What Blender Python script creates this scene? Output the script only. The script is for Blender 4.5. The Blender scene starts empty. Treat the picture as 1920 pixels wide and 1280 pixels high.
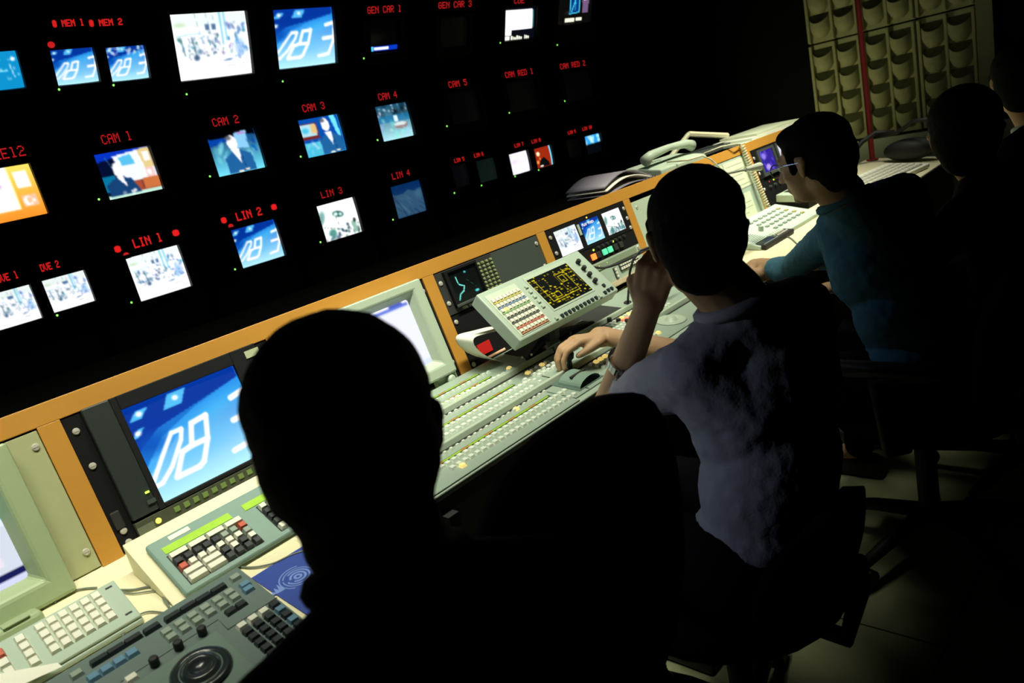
import bpy, math, random
import numpy as np
from mathutils import Matrix, Vector, Euler
random.seed(7)
scene = bpy.context.scene
COL = scene.collection
R = math.radians
# ------------------------------------------------------------------ camera, world, lights, exposure
CM = np.array([[0.66074339, -0.34324417, 0.66753398], [0.22095283, 0.93885868, 0.26405344], [-0.71735488, -0.02697804, 0.69618544]])
FPX, EYE = 1411.43, 1.42
u_, s_, vt_ = np.linalg.svd(CM); CM = u_ @ vt_
right = Vector((CM[0, 0], CM[2, 0], -CM[1, 0])); down = Vector((CM[0, 1], CM[2, 1], -CM[1, 1])); fwd = Vector((CM[0, 2], CM[2, 2], -CM[1, 2]))
cd = bpy.data.cameras.new('camera'); cam = bpy.data.objects.new('camera', cd); COL.objects.link(cam)
mw = Matrix.Identity(4)
for i in range(3):
    mw[i][0] = right[i]; mw[i][1] = -down[i]; mw[i][2] = -fwd[i]
mw.translation = (0, 0, EYE)
cam.matrix_world = mw
cd.sensor_width = 36; cd.lens = FPX / 1920 * 36; cd.clip_start = 0.05
cd.dof.use_dof = True; cd.dof.focus_distance = 2.0; cd.dof.aperture_fstop = 5.0
scene.camera = cam
w = bpy.data.worlds.new('room_dark'); w.use_nodes = True; scene.world = w
w.node_tree.nodes['Background'].inputs[0].default_value = (0.5, 0.6, 0.8, 1)
w.node_tree.nodes['Background'].inputs[1].default_value = 0.0006
vs = scene.view_settings
vs.view_transform = 'Standard'; vs.look = 'None'; vs.exposure = 0.0; vs.gamma = 1.0; vs.use_curve_mapping = False
def area(name, loc, rot, sx, sy, power, color, spread):
    l = bpy.data.lights.new(name, 'AREA'); l.shape = 'RECTANGLE'; l.size = sx; l.size_y = sy
    l.energy = power; l.color = color; l.spread = R(spread)
    o = bpy.data.objects.new(name, l); o.location = loc; o.rotation_euler = rot; COL.objects.link(o)
    return o
WARM = (1.0, 0.99, 0.80)
# a row of shaded task lamps hung over the desk, thrown slightly towards the rack face
for lx, pw in ((0.15, 4.6), (1.15, 6.4), (2.2, 5.2), (3.3, 8.5), (4.25, 3.4)):
    area('desk_task_light', (lx, 1.20, 2.35), (R(17), 0, 0), 0.8, 0.10, pw, WARM, 66)
def spot(name, loc, target, power, color, ang, blend=.7, r=.06):
    l = bpy.data.lights.new(name, 'SPOT'); l.energy = power; l.color = color; l.spot_size = R(ang); l.spot_blend = blend; l.shadow_soft_size = r
    o = bpy.data.objects.new(name, l); o.location = loc; o.rotation_euler = (Vector(target) - Vector(loc)).to_track_quat('-Z', 'Y').to_euler(); COL.objects.link(o)
# added unseen cool fills, left and above, brightening the two shirts
spot('added_side_fill', (-1.1, 2.3, 1.95), (1.08, .74, .80), 40, (.72, .80, 1.0), 15, .9)
spot('added_shirt_fill', (1.2, 2.9, 2.7), (1.96, .82, .92), 16, (.40, .62, 1.0), 12)
# added unseen fill brightening the padded end wall
spot('added_wall_wash', (4.80, 2.55, .80), (5.85, 2.25, 1.30), 12, (1.0, 1.0, .48), 84, 1.0, .1)

def ray(px, py):
    d = CM @ np.array([px - 960, py - 640, FPX]); return Vector((d[0], d[2], -d[1])) / FPX
def onz(px, py, z):
    r = ray(px, py); t = (z - EYE) / r.z; return Vector((0, 0, EYE)) + r * t
def ony(px, py, y):
    r = ray(px, py); return Vector((0, 0, EYE)) + r * (y / r.y)
def atd(px, py, d):            # at camera depth d
    r = ray(px, py); return Vector((0, 0, EYE)) + r * d

# ------------------------------------------------------------------ materials
MATS = {}
def mat(name, col, rough=0.5, metal=0.0, spec=0.5, emit=None, es=0.0, var=0.08, scale=14, bump=0.0, coat=0.0):
    if name in MATS: return MATS[name]
    m = bpy.data.materials.new(name); m.use_nodes = True; nt = m.node_tree; b = nt.nodes['Principled BSDF']
    b.inputs['Roughness'].default_value = rough; b.inputs['Metallic'].default_value = metal
    b.inputs['Specular IOR Level'].default_value = spec
    if coat: b.inputs['Coat Weight'].default_value = coat
    tc = nt.nodes.new('ShaderNodeTexCoord'); n = nt.nodes.new('ShaderNodeTexNoise'); n.inputs['Scale'].default_value = scale; n.inputs['Detail'].default_value = 4
    nt.links.new(tc.outputs['Object'], n.inputs['Vector'])
    mx = nt.nodes.new('ShaderNodeMix'); mx.data_type = 'RGBA'
    mx.inputs[6].default_value = tuple(c * (1 - var) for c in col) + (1,); mx.inputs[7].default_value = tuple(min(1, c * (1 + var)) for c in col) + (1,)
    nt.links.new(n.outputs['Fac'], mx.inputs[0]); nt.links.new(mx.outputs[2], b.inputs['Base Color'])
    if bump:
        bp = nt.nodes.new('ShaderNodeBump'); bp.inputs['Strength'].default_value = bump; bp.inputs['Distance'].default_value = 0.004
        n2 = nt.nodes.new('ShaderNodeTexNoise'); n2.inputs['Scale'].default_value = scale * 6
        nt.links.new(tc.outputs['Object'], n2.inputs['Vector']); nt.links.new(n2.outputs['Fac'], bp.inputs['Height']); nt.links.new(bp.outputs[0], b.inputs['Normal'])
    if emit:
        b.inputs['Emission Color'].default_value = emit + (1,); b.inputs['Emission Strength'].default_value = es
    MATS[name] = m
    return m
def screen_mat(name, es):
    if name in MATS: return MATS[name]
    m = bpy.data.materials.new(name); m.use_nodes = True; nt = m.node_tree; b = nt.nodes['Principled BSDF']
    b.inputs['Base Color'].default_value = (0.004, 0.005, 0.005, 1); b.inputs['Roughness'].default_value = 0.25; b.inputs['Specular IOR Level'].default_value = 0.3
    a = nt.nodes.new('ShaderNodeAttribute'); a.attribute_name = 'picture'
    nt.links.new(a.outputs['Color'], b.inputs['Emission Color']); b.inputs['Emission Strength'].default_value = es
    MATS[name] = m; return m
BLACK = mat('black_paint', (0.006, 0.006, 0.007), 0.75, spec=0.15)
WALLBLACK = mat('black_wall_cloth', (0.006, 0.006, 0.006), 0.95, spec=0.05)
CASE = mat('black_monitor_case', (0.010, 0.010, 0.011), 0.6, spec=0.2)
RACK = mat('charcoal_rack_panel', (0.03, 0.032, 0.03), 0.5, spec=0.35)
RACK2 = mat('dark_grey_panel', (0.05, 0.062, 0.055), 0.55, spec=0.3)
ORANGE = mat('orange_laminate', (0.50, 0.235, 0.032), 0.48, var=0.06, scale=5)
CREAM = mat('cream_laminate', (0.78, 0.73, 0.48), 0.5, var=0.03)
BEIGE = mat('beige_panel', (0.37, 0.39, 0.20), 0.55, var=0.04)
BEIGEM = mat('beige_moulding', (0.33, 0.41, 0.23), 0.45, var=0.04)
PGREEN = mat('pale_green_metal', (0.37, 0.465, 0.37), 0.42, var=0.04)
PGREEN2 = mat('pale_green_moulding', (0.42, 0.51, 0.39), 0.45, var=0.03)
TEAL = mat('teal_grey_moulding', (0.19, 0.30, 0.255), 0.5, var=0.05)
SLATE = mat('slate_grey_moulding', (0.115, 0.165, 0.15), 0.5, var=0.05)
KEYW = mat('white_key', (0.74, 0.74, 0.62), 0.4, var=0.03)
KEYG = mat('grey_key', (0.27, 0.33, 0.27), 0.45)
KEYB = mat('black_key', (0.02, 0.028, 0.03), 0.4)
KEYBL = mat('blue_key', (0.12, 0.25, 0.36), 0.4)
KEYR = mat('red_key', (0.55, 0.10, 0.05), 0.4)
DECK = mat('green_grey_deck', (0.29, 0.375, 0.30), 0.42, var=0.04)
KEYT = mat('clear_button', (0.72, 0.80, 0.68), 0.2, var=0.15, spec=0.8)
KEYY = mat('lit_amber_button', (0.8, 0.7, 0.3), 0.3, emit=(1, 0.72, 0.2), es=0.6)
RUBBER = mat('black_rubber', (0.01, 0.01, 0.011), 0.6)
METAL = mat('bright_screw_metal', (0.62, 0.60, 0.52), 0.3, metal=0.35)
SILVER = mat('watch_steel', (0.5, 0.52, 0.6), 0.25, metal=1.0)
DARKSLOT = mat('dark_recess', (0.012, 0.013, 0.012), 0.7)
LEDG = mat('green_led', (0.1, 0.5, 0.05), 0.4, emit=(0.25, 0.9, 0.12), es=2.0)
LEDGB = mat('bright_green_led', (0.3, 0.6, 0.05), 0.4, emit=(0.55, 1.0, 0.05), es=3.0)
LEDY = mat('yellow_led', (0.6, 0.5, 0.05), 0.4, emit=(1.0, 0.8, 0.05), es=3.5)
LEDR = mat('red_led', (0.5, 0.02, 0.02), 0.4, emit=(0.72, 0.018, 0.022), es=0.75)
LEDRB = mat('bright_red_led', (0.5, 0.02, 0.02), 0.4, emit=(0.9, 0.022, 0.022), es=0.6)
LCDG = mat('green_backlit_display', (0.3, 0.5, 0.05), 0.3, emit=(0.32, 0.68, 0.04), es=0.26, var=0.25, scale=60)
PAPER = mat('white_paper', (0.78, 0.78, 0.66), 0.7, var=0.03)
CABLE = mat('grey_cable', (0.16, 0.19, 0.14), 0.5)
CABLEW = mat('pale_cable', (0.5, 0.5, 0.34), 0.5)
HAIR = mat('black_hair', (0.004, 0.0035, 0.003), 0.85, spec=0.1, bump=0.6, scale=40)
SKIN = mat('skin', (0.50, 0.31, 0.17), 0.55, var=0.06, spec=0.3)
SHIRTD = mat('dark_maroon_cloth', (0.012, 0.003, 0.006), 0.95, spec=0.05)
SHIRTG = mat('pale_grey_shirt', (0.30, 0.31, 0.36), 0.9, spec=0.1, bump=0.2, scale=30)
SHIRTB = mat('teal_blue_shirt', (0.07, 0.19, 0.27), 0.9, spec=0.1, bump=0.2, scale=30)
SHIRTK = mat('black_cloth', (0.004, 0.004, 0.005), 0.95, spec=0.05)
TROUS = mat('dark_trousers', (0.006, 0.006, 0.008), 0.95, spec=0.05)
CHAIRM = mat('black_chair_fabric', (0.006, 0.005, 0.006), 0.95, spec=0.04)

# ------------------------------------------------------------------ mesh builder
class MB:
    def __init__(s): s.v = []; s.f = []
    def add(s, vs, fs):
        o = len(s.v); s.v += [tuple(v) for v in vs]; s.f += [tuple(i + o for i in f) for f in fs]; return s
    def box(s, x0, x1, y0, y1, z0, z1):
        vs = [(x0, y0, z0), (x1, y0, z0), (x1, y1, z0), (x0, y1, z0), (x0, y0, z1), (x1, y0, z1), (x1, y1, z1), (x0, y1, z1)]
        return s.add(vs, [(0, 3, 2, 1), (4, 5, 6, 7), (0, 1, 5, 4), (1, 2, 6, 5), (2, 3, 7, 6), (3, 0, 4, 7)])
    def boxc(s, c, d): return s.box(c[0] - d[0] / 2, c[0] + d[0] / 2, c[1] - d[1] / 2, c[1] + d[1] / 2, c[2] - d[2] / 2, c[2] + d[2] / 2)
    def prism(s, pts, d0, d1, axis='z'):
        n = len(pts); vs = []
        for d in (d0, d1):
            for a, b in pts: vs.append({'z': (a, b, d), 'y': (a, d, b), 'x': (d, a, b)}[axis])
        fs = [tuple(range(n - 1, -1, -1)), tuple(range(n, 2 * n))] + [(i, (i + 1) % n, n + (i + 1) % n, n + i) for i in range(n)]
        return s.add(vs, fs)
    def frustum(s, cx, cy, z0, w, d, h, inset):
        x, y = w / 2, d / 2; i = inset
        vs = [(cx - x, cy - y, z0), (cx + x, cy - y, z0), (cx + x, cy + y, z0), (cx - x, cy + y, z0),
              (cx - x + i, cy - y + i, z0 + h), (cx + x - i, cy - y + i, z0 + h), (cx + x - i, cy + y - i * .6, z0 + h), (cx - x + i, cy + y - i * .6, z0 + h)]
        return s.add(vs, [(0, 3, 2, 1), (4, 5, 6, 7), (0, 1, 5, 4), (1, 2, 6, 5), (2, 3, 7, 6), (3, 0, 4, 7)])
    def tube(s, pts, r, n=10, closed=False):
        pts = [Vector(p) for p in pts]; rs = r if isinstance(r, (list, tuple)) else [r] * len(pts)
        vs = []; fs = []; up = Vector((0.13, 0.21, 0.97)).normalized(); m = len(pts)
        prev = None
        for i, p in enumerate(pts):
            t = (pts[min(i + 1, m - 1)] - pts[max(i - 1, 0)]).normalized()
            a = t.cross(up) if prev is None else prev - t * prev.dot(t)
            if a.length < 1e-4: a = t.cross(Vector((1, 0, 0)))
            a.normalize(); prev = a; b = t.cross(a)
            for k in range(n):
                q = 2 * math.pi * k / n; vs.append(p + (a * math.cos(q) + b * math.sin(q)) * rs[i])
        for i in range(m - 1):
            for k in range(n): fs.append((i * n + k, i * n + (k + 1) % n, (i + 1) * n + (k + 1) % n, (i + 1) * n + k))
        fs += [tuple(range(n - 1, -1, -1)), tuple((m - 1) * n + k for k in range(n))]
        return s.add(vs, fs)
    def lathe(s, c, prof, n=24, axis='z'):      # prof list (r, h)
        vs = []; fs = []
        for r_, h in prof:
            for k in range(n):
                q = 2 * math.pi * k / n; a, b = r_ * math.cos(q), r_ * math.sin(q)
                v = {'z': (a, b, h), 'y': (a, h, b), 'x': (h, a, b)}[axis]
                vs.append((c[0] + v[0], c[1] + v[1], c[2] + v[2]))
        m = len(prof)
        for i in range(m - 1):
            for k in range(n): fs.append((i * n + k, i * n + (k + 1) % n, (i + 1) * n + (k + 1) % n, (i + 1) * n + k))
        fs += [tuple(range(n - 1, -1, -1)), tuple((m - 1) * n + k for k in range(n))]
        return s.add(vs, fs)
    def cyl(s, p0, p1, r, n=16): return s.tube([p0, p1], r, n)
    def sph(s, c, r, nu=20, nv=12, rot=None):
        if not isinstance(r, (tuple, list)): r = (r, r, r)
        vs = []; fs = []
        for j in range(nv + 1):
            th = math.pi * j / nv
            for i in range(nu):
                ph = 2 * math.pi * i / nu; v = Vector((r[0] * math.sin(th) * math.cos(ph), r[1] * math.sin(th) * math.sin(ph), r[2] * math.cos(th)))
                if rot: v = rot @ v
                vs.append(v + Vector(c))
        for j in range(nv):
            for i in range(nu): fs.append((j * nu + i, j * nu + (i + 1) % nu, (j + 1) * nu + (i + 1) % nu, (j + 1) * nu + i))
        return s.add(vs, fs)
    def cap(s, p0, r0, p1, r1, n=14):          # tapered capsule
        p0, p1 = Vector(p0), Vector(p1); d = p1 - p0; L = max(d.length, 1e-5); t = d / L
        pts = []; rs = []
        for k in range(5): a = math.pi / 2 * (1 - k / 4.0); pts.append(p0 - t * r0 * math.sin(a)); rs.append(max(r0 * math.cos(a), r0 * .04))
        for k in range(1, 5): pts.append(p0 + d * k / 5); rs.append(r0 + (r1 - r0) * k / 5)
        for k in range(5): a = math.pi / 2 * k / 4.0; pts.append(p1 + t * r1 * math.sin(a)); rs.append(max(r1 * math.cos(a), r1 * .04))
        return s.tube(pts, rs, n)

OFF = {}
def link(name, mesh, parent=None, m=None):
    o = bpy.data.objects.new(name, mesh); COL.objects.link(o)
    if parent is not None: o.parent = parent; OFF[o] = OFF.get(parent, Vector((0, 0, 0)))
    if m is not None: o.data.materials.append(m)
    return o
def obj(name, mb, m, parent=None, bevel=0, smooth=False, label=None, segs=2):
    off = OFF.get(parent, Vector((0, 0, 0)))
    me = bpy.data.meshes.new(name); me.from_pydata([(v[0] - off.x, v[1] - off.y, v[2] - off.z) for v in mb.v], [], mb.f); me.update()
    if smooth:
        for p in me.polygons: p.use_smooth = True
    o = link(name, me, parent, m)
    if bevel:
        b = o.modifiers.new('bevel', 'BEVEL'); b.width = bevel; b.segments = segs; b.limit_method = 'ANGLE'; b.angle_limit = R(40)
    if label: o['label'] = label
    return o
class Frame:
    """a tilted local frame: local x along the console; plane 'z' (tops) or 'y' (faces)"""
    def __init__(s, o, tilt, yaw=0, plane='z'):
        s.m = Matrix.Translation(o) @ Matrix.Rotation(R(yaw), 4, 'Z') @ Matrix.Rotation(R(tilt), 4, 'X'); s.inv = s.m.inverted(); s.plane = plane
    def uv(s, px, py, off=0.0):
        o = s.inv @ Vector((0, 0, EYE)); r = s.inv.to_3x3() @ ray(px, py); k = 2 if s.plane == 'z' else 1
        return o + r * ((off - o[k]) / r[k])
def thing(name, label, cat, frame=None, at=(0, 0, 0), group=None):
    e = bpy.data.objects.new(name, None); COL.objects.link(e); e.empty_display_size = 0.05
    m = frame.m if frame else Matrix.Identity(4)
    e.matrix_world = m @ Matrix.Translation(at); OFF[e] = Vector(at)
    e['label'] = label; e['category'] = cat
    if group: e['group'] = group
    return e
def tag(o, label, cat, group=None):
    o['label'] = label; o['category'] = cat
    if group: o['group'] = group
    return o
def struct(name, mb, m, bevel=0):
    o = obj(name, mb, m, None, bevel); o['kind'] = 'structure'; return o
def copies(name, mesh, parent, pts, label=None):
    """each repeat of a part as its own object on shared mesh data"""
    out = []
    off = OFF.get(parent, Vector((0, 0, 0)))
    for p in pts:
        o = bpy.data.objects.new(name, mesh); COL.objects.link(o); o.parent = parent; o.location = Vector(p) - off; OFF[o] = off
        if label: o['label'] = label
        out.append(o)
    return out
def meshof(name, mb, m, smooth=False):
    me = bpy.data.meshes.new(name); me.from_pydata(mb.v, [], mb.f); me.update(); me.materials.append(m)
    if smooth:
        for p in me.polygons: p.use_smooth = True
    return me
def key_mesh(name, w_, d_, h_, m, inset=0.002): return meshof(name, MB().frustum(0, 0, 0, w_, d_, h_, inset), m)
SCREW = meshof('screw', MB().lathe((0, 0, 0), [(0.0075, 0.001), (0.0075, -0.002), (0.006, -0.004), (0.002, -0.0045)], 12, 'y').box(-0.0045, 0.0045, -0.0052, -0.004, -0.0008, 0.0008), METAL)

# ------------------------------------------------------------------ screen painter
class Cv:
    def __init__(s, nx, ny, c=(0, 0, 0)):
        s.nx, s.ny = nx, ny
        s.U, s.V = np.meshgrid((np.arange(nx)) / (nx - 1), (np.arange(ny)) / (ny - 1)); s.a = np.zeros((ny, nx, 3)) + np.array(c)
        s.as_ = 4 / 3
    def put(s, m, c, al=1.0):
        m = (m * al)[..., None]; s.a = s.a * (1 - m) + np.array(c) * m; return s
    def grad(s, c0, c1, ax=1, p=1):
        t = (s.V if ax else s.U)[..., None] ** p; s.a = np.array(c0) * (1 - t) + np.array(c1) * t; return s
    def rect(s, u0, v0, u1, v1, c, al=1): return s.put(((s.U >= u0) & (s.U <= u1) & (s.V >= v0) & (s.V <= v1)).astype(float), c, al)
    def ell(s, cu, cv, ru, rv, c, al=1, soft=0.0, rot=0):
        du, dv = s.U - cu, s.V - cv
        if rot: ca, sa = math.cos(rot), math.sin(rot); du, dv = du * ca + dv * sa, -du * sa + dv * ca
        d = np.sqrt((du / ru) ** 2 + (dv / rv) ** 2)
        m = np.clip((1 - d) / max(soft, 1e-3), 0, 1) if soft else (d < 1).astype(float)
        return s.put(m, c, al)
    def poly(s, pts, c, al=1):
        ins = np.zeros(s.U.shape, bool); n = len(pts)
        for i in range(n):
            (x0, y0), (x1, y1) = pts[i], pts[(i + 1) % n]
            if y0 == y1: continue
            cnd = ((y0 > s.V) != (y1 > s.V)) & (s.U < (x1 - x0) * (s.V - y0) / (y1 - y0) + x0); ins ^= cnd
        return s.put(ins.astype(float), c, al)
    def line(s, p, q, w_, c, al=1, soft=0.3):
        ax = s.as_; px, py, qx, qy = p[0] * ax, p[1], q[0] * ax, q[1]; X, Y = s.U * ax, s.V
        L = (qx - px) ** 2 + (qy - py) ** 2 + 1e-9; t = np.clip(((X - px) * (qx - px) + (Y - py) * (qy - py)) / L, 0, 1)
        d = np.hypot(X - px - t * (qx - px), Y - py - t * (qy - py)); return s.put(np.clip((w_ - d) / (w_ * soft), 0, 1), c, al)
    def blobs(s, n, box, c, size, seed, al=0.8, cj=0.1):
        r = random.Random(seed)
        for _ in range(n):
            cc = tuple(min(1, max(0, x + r.uniform(-cj, cj))) for x in c)
            s.ell(r.uniform(box[0], box[2]), r.uniform(box[1], box[3]), size * r.uniform(.4, 1.2), size * r.uniform(.6, 2.2), cc, al * r.uniform(.4, 1), 0.5, r.uniform(-.6, .6))
        return s
    def text(s, t, u, v, h, c):
        for ch in t:
            g = FONT.get(ch)
            if g:
                for j, row in enumerate(g):
                    for i, b in enumerate(row):
                        if b == '1': s.rect(u + i * h / 7 * .75, v + j * h / 7, u + (i + 1.0) * h / 7 * .75, v + (j + 1.0) * h / 7, c)
            u += h * 6 / 7 * .75
        return s
    def blur(s, n=1):
        for _ in range(n):
            p = np.pad(s.a, ((1, 1), (1, 1), (0, 0)), 'edge'); s.a = (p[:-2, 1:-1] + p[2:, 1:-1] + p[1:-1, :-2] + p[1:-1, 2:] + 2 * s.a) / 6
        return s
def G(*rows): return rows
_F = """A01110 10001 10001 11111 10001 10001 10001|B11110 10001 10001 11110 10001 10001 11110|C01110 10001 10000 10000 10000 10001 01110
D11110 10001 10001 10001 10001 10001 11110|E11111 10000 10000 11110 10000 10000 11111|G01110 10001 10000 10111 10001 10001 01110
I01110 00100 00100 00100 00100 00100 01110|L10000 10000 10000 10000 10000 10000 11111|M10001 11011 10101 10101 10001 10001 10001
N10001 11001 10101 10011 10001 10001 10001|O01110 10001 10001 10001 10001 10001 01110|P11110 10001 10001 11110 10000 10000 10000
R11110 10001 10001 11110 10100 10010 10001|U10001 10001 10001 10001 10001 10001 01110|V10001 10001 10001 10001 10001 01010 00100
X10001 01010 00100 00100 01010 10001 10001|Y10001 01010 00100 00100 00100 00100 00100|000000 00000 00000 00000 00000 00000 00000
101100 00100 00100 00100 00100 00100 01110|201110 10001 00001 00110 01000 10000 11111|301110 10001 00001 00110 00001 10001 01110
400010 00110 01010 10010 11111 00010 00010|511111 10000 11110 00001 00001 10001 01110|601110 10000 10000 11110 10001 10001 01110
711111 00001 00010 00100 00100 00100 00100|801110 10001 10001 01110 10001 10001 01110|901110 10001 10001 01111 00001 00001 01110"""
FONT = {}
for g_ in _F.replace('\n', '|').split('|'):
    FONT[g_[0]] = g_[1:].split(' ')
FONT['0'] = '01110 10001 10011 10101 11001 10001 01110'.split(' ')
FONT['1'] = '01100 00100 00100 00100 00100 00100 01110'.split(' ')
FONT['*'] = '01110 11111 11111 11111 11111 11111 01110'.split(' ')

WH = (1.0, 0.99, 1.0)
def pic_clock(nx=72, ny=56, overlay=False, wide=1.0):
    c = Cv(nx, ny); c.grad((0.08, 0.42, 0.82), (0.70, 0.93, 1.0))
    c.poly([(0, 0), (1, 0), (1, .12), (.55, .24), (.2, .40), (0, .62)], (0.01, 0.20, 0.60))
    c.poly([(0, .45), (.2, .30), (1, .12), (1, .3), (.35, .42), (0, .7)], (0.14, 0.60, 0.92), .6)
    c.ell(.7, .35, .45, .14, (0.30, 0.74, 0.95), .6, .9, -.3); c.ell(.1, .42, .2, .16, (0.02, 0.30, 0.70), .8, .8)
    c.ell(.45, .62, .5, .22, (0.35, 0.76, 0.94), .5, .9, -.2)
    for (a, b, dx, h) in ((.04, .06, .10, .09), (.32, .02, .16, .14), (.0, .24, .05, .08)):
        c.poly([(a + .06, b), (a + dx + .06, b), (a + dx - .02, b + h), (a - .02, b + h)], (0.35, 0.78, 0.97), .9)
        c.ell(a + dx * .55 + .02, b + h * .45, .035, .035, WH, 1, .6)
    W_ = 0.034
    def seg(pts, w_=W_):
        for p, q in zip(pts[:-1], pts[1:]): c.line(p, q, w_, WH, 1, .35)
    seg([(.46, .39), (.60, .37), (.535, .60), (.39, .60), (.46, .39)]); seg([(.39, .60), (.30, .62), (.18, .83), (.38, .83), (.43, .80), (.535, .60)])
    seg([(.37, .40), (.28, .40), (.14, .58), (-.02, .80)], .027); seg([(.37, .40), (.33, .50), (.18, .71), (.06, .82), (-.05, .83)], .027)
    seg([(.86, .31), (1.0, .28)], .038); seg([(.80, .54), (.98, .53)], .038); seg([(.70, .84), (.88, .82), (.98, .60), (1.02, .28)], .036)
    if overlay:
        c.blobs(26, (0, 0, 1, .22), (.85, .9, .95), .05, 3, .8, .15)
    return c.blur(1)
def pic_street(nx=72, ny=56, seed=1, k=1.0, text_=None):
    c = Cv(nx, ny, (0.98, 0.985, 1.0)); r = random.Random(seed)
    c.rect(0, .0, 1, .2, (0.90, 0.94, 0.93)); c.ell(.12, .17, .1, .05, (.75, .85, .7), .8, .6)
    c.rect(.62, 0, .66, .5, (.45, .75, .85), .8); c.rect(.69, 0, .715, .45, (.5, .78, .88), .8)
    for u in (.32, .46, .54): c.line((u, 0), (u + .06, .55), .007, (.5, .62, .68), .6)
    c.rect(.43, .18, .49, .26, (.25, .38, .55), .9); c.rect(.51, .18, .57, .26, (.25, .38, .55), .9)
    for u in (.1, .24): c.line((u, .36), (u + .03, .62), .018, (.30, .45, .52), .9)
    c.blobs(int(22 * k), (.03, .34, .40, .60), (.45, .62, .70), .018, seed + 9, .8, .12); c.blobs(10, (.15, .55, .42, .70), (.22, .33, .42), .02, seed + 11, .9, .1)
    c.line((.05, .33), (.34, .30), .012, (.5, .75, .82), .6); c.blobs(int(30 * k), (.05, .36, .75, .66), (.24, .40, .50), .022, seed, .9, .15)
    c.blobs(int(16 * k), (.42, .30, .62, .62), (.22, .36, .45), .022, seed + 5, .8, .12)
    c.blobs(int(30 * k), (.72, .16, .97, .70), (.28, .48, .72), .032, seed + 1, .9, .12); c.ell(.87, .55, .10, .17, (.45, .65, .88), .7, .6)
    for i in range(5): c.line((.74 + .05 * i, .35), (.88 + .03 * i, .72), .005, (.9, .97, 1), .8)
    c.ell(.27, .67, .05, .06, (.2, .32, .45), .9, .5); c.ell(.32, .58, .05, .06, (.35, .50, .62), .8, .6)
    c.ell(.68, .74, .09, .022, (.3, .45, .6), .8, .5, -.15)
    c.line((.66, .84), (.92, .82), .008, (.35, .42, .5), .7); c.rect(0, .8, 1, 1, (1, 1, 1), .5)
    if text_: c.text(text_, .08, .1, .12, (.95, 1, 1))
    return c.blur(1)
def pic_person(nx=56, ny=42, kind=2):
    c = Cv(nx, ny, (0.15, 0.62, 0.88))
    if kind == 2:
        c.grad((0.02, 0.15, 0.35), (0.45, 0.88, 0.97), 1, .8); c.poly([(0, 0), (1, 0), (1, .13), (.55, .1), (0, .15)], (0, 0, .02))
        c.poly([(0, .1), (.6, .15), (0, .3)], (.02, .25, .65)); c.blobs(14, (.1, .3, .9, .8), (.6, .93, 1), .09, 4, .5)
        c.poly([(.55, .05), (.82, 0), (.78, .45), (.55, .4)], (.55, .8, .95)); c.rect(.62, .03, .78, .09, (.7, .6, .85)); c.blobs(8, (.78, .15, .98, .6), (0.02, .3, .62), .05, 6, .9)
        hx, hy = .47, .26
    elif kind == 3:
        c.poly([(0, 0), (1, 0), (1, 1), (0, 1)], (.03, .30, .68)); c.rect(0, .12, .42, .55, (.45, .15, .15)); c.rect(.02, .14, .38, .46, (.70, .88, .93)); c.rect(.28, .16, .40, .4, (.9, .75, .5))
        c.ell(.14, .30, .10, .10, (.2, .75, .9), .8, .5); c.rect(0, .62, .45, 1, (.30, .75, .88)); c.blobs(8, (0, .65, .45, 1), (.8, 1, 1), .06, 9, .5)
        c.poly([(.78, 0), (.92, 0), (.96, .62), (.86, .5)], (.45, .9, 1)); hx, hy = .63, .22
    if kind in (2, 3):
        c.poly([(hx - .2, 1), (hx - .22, .62), (hx - .04, .46), (hx + .12, .46), (hx + .32, .58), (hx + .36, 1)], (0.12, 0.38, 0.62)); c.line((hx + .12, .62), (hx + .16, 1), .01, (.05, .22, .42))
        c.ell(hx, hy, .10, .18, (1, .97, .97)); c.poly([(hx - .07, .42), (hx + .1, .42), (hx + .08, .8)], (1, .98, 1)); c.ell(hx - .05, hy - .12, .08, .07, (.35, .38, .42), .9, .5)
        c.ell(hx + .03, .97, .06, .03, (1, .95, .85)); c.ell(hx + .17, .94, .05, .025, (1, .95, .85))
    if kind == 1:
        c.grad((0.01, 0.04, 0.22), (0.02, 0.08, 0.14)); c.poly([(0, 0), (1, 0), (1, .04), (0, .18)], (.02, .2, .75)); c.rect(0, .5, .25, .85, (.03, .45, .62)); c.line((.18, .1), (.3, .55), .008, (.3, .5, .6))
        c.poly([(.3, .1), (1, 0), (1, .8), (.45, .85)], (.94, .96, 1)); c.poly([(.4, .14), (.62, .1), (.66, .32), (.42, .34)], (.35, .75, .92)); c.poly([(.76, .03), (1, 0), (1, .45), (.82, .5)], (.90, .80, .55)); c.rect(.84, .1, .95, .3, (.98, .96, .95))
        c.rect(.80, .46, .95, .66, (.95, .78, .78)); c.ell(.87, .56, .045, .06, (1, .97, .97)); c.rect(.45, .70, 1, .92, (.66, .30, .22)); c.rect(.70, .68, 1, .90, (.80, .45, .25)); c.rect(.67, .7, .69, .9, (.4, .18, .15))
        c.rect(0, .93, 1, 1, (.75, .92, .85)); c.poly([(.08, .95), (.06, .7), (.2, .58), (.5, .6), (.62, .95)], (.08, .25, .45)); c.ell(.33, .40, .09, .17, (1, .98, .98)); c.poly([(.26, .55), (.38, .55), (.40, .80)], (1, .97, .98)); c.blobs(4, (.30, .86, .55, .93), (1, .97, .95), .05, 3, 1, .03)
    return c.blur(1)
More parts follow.
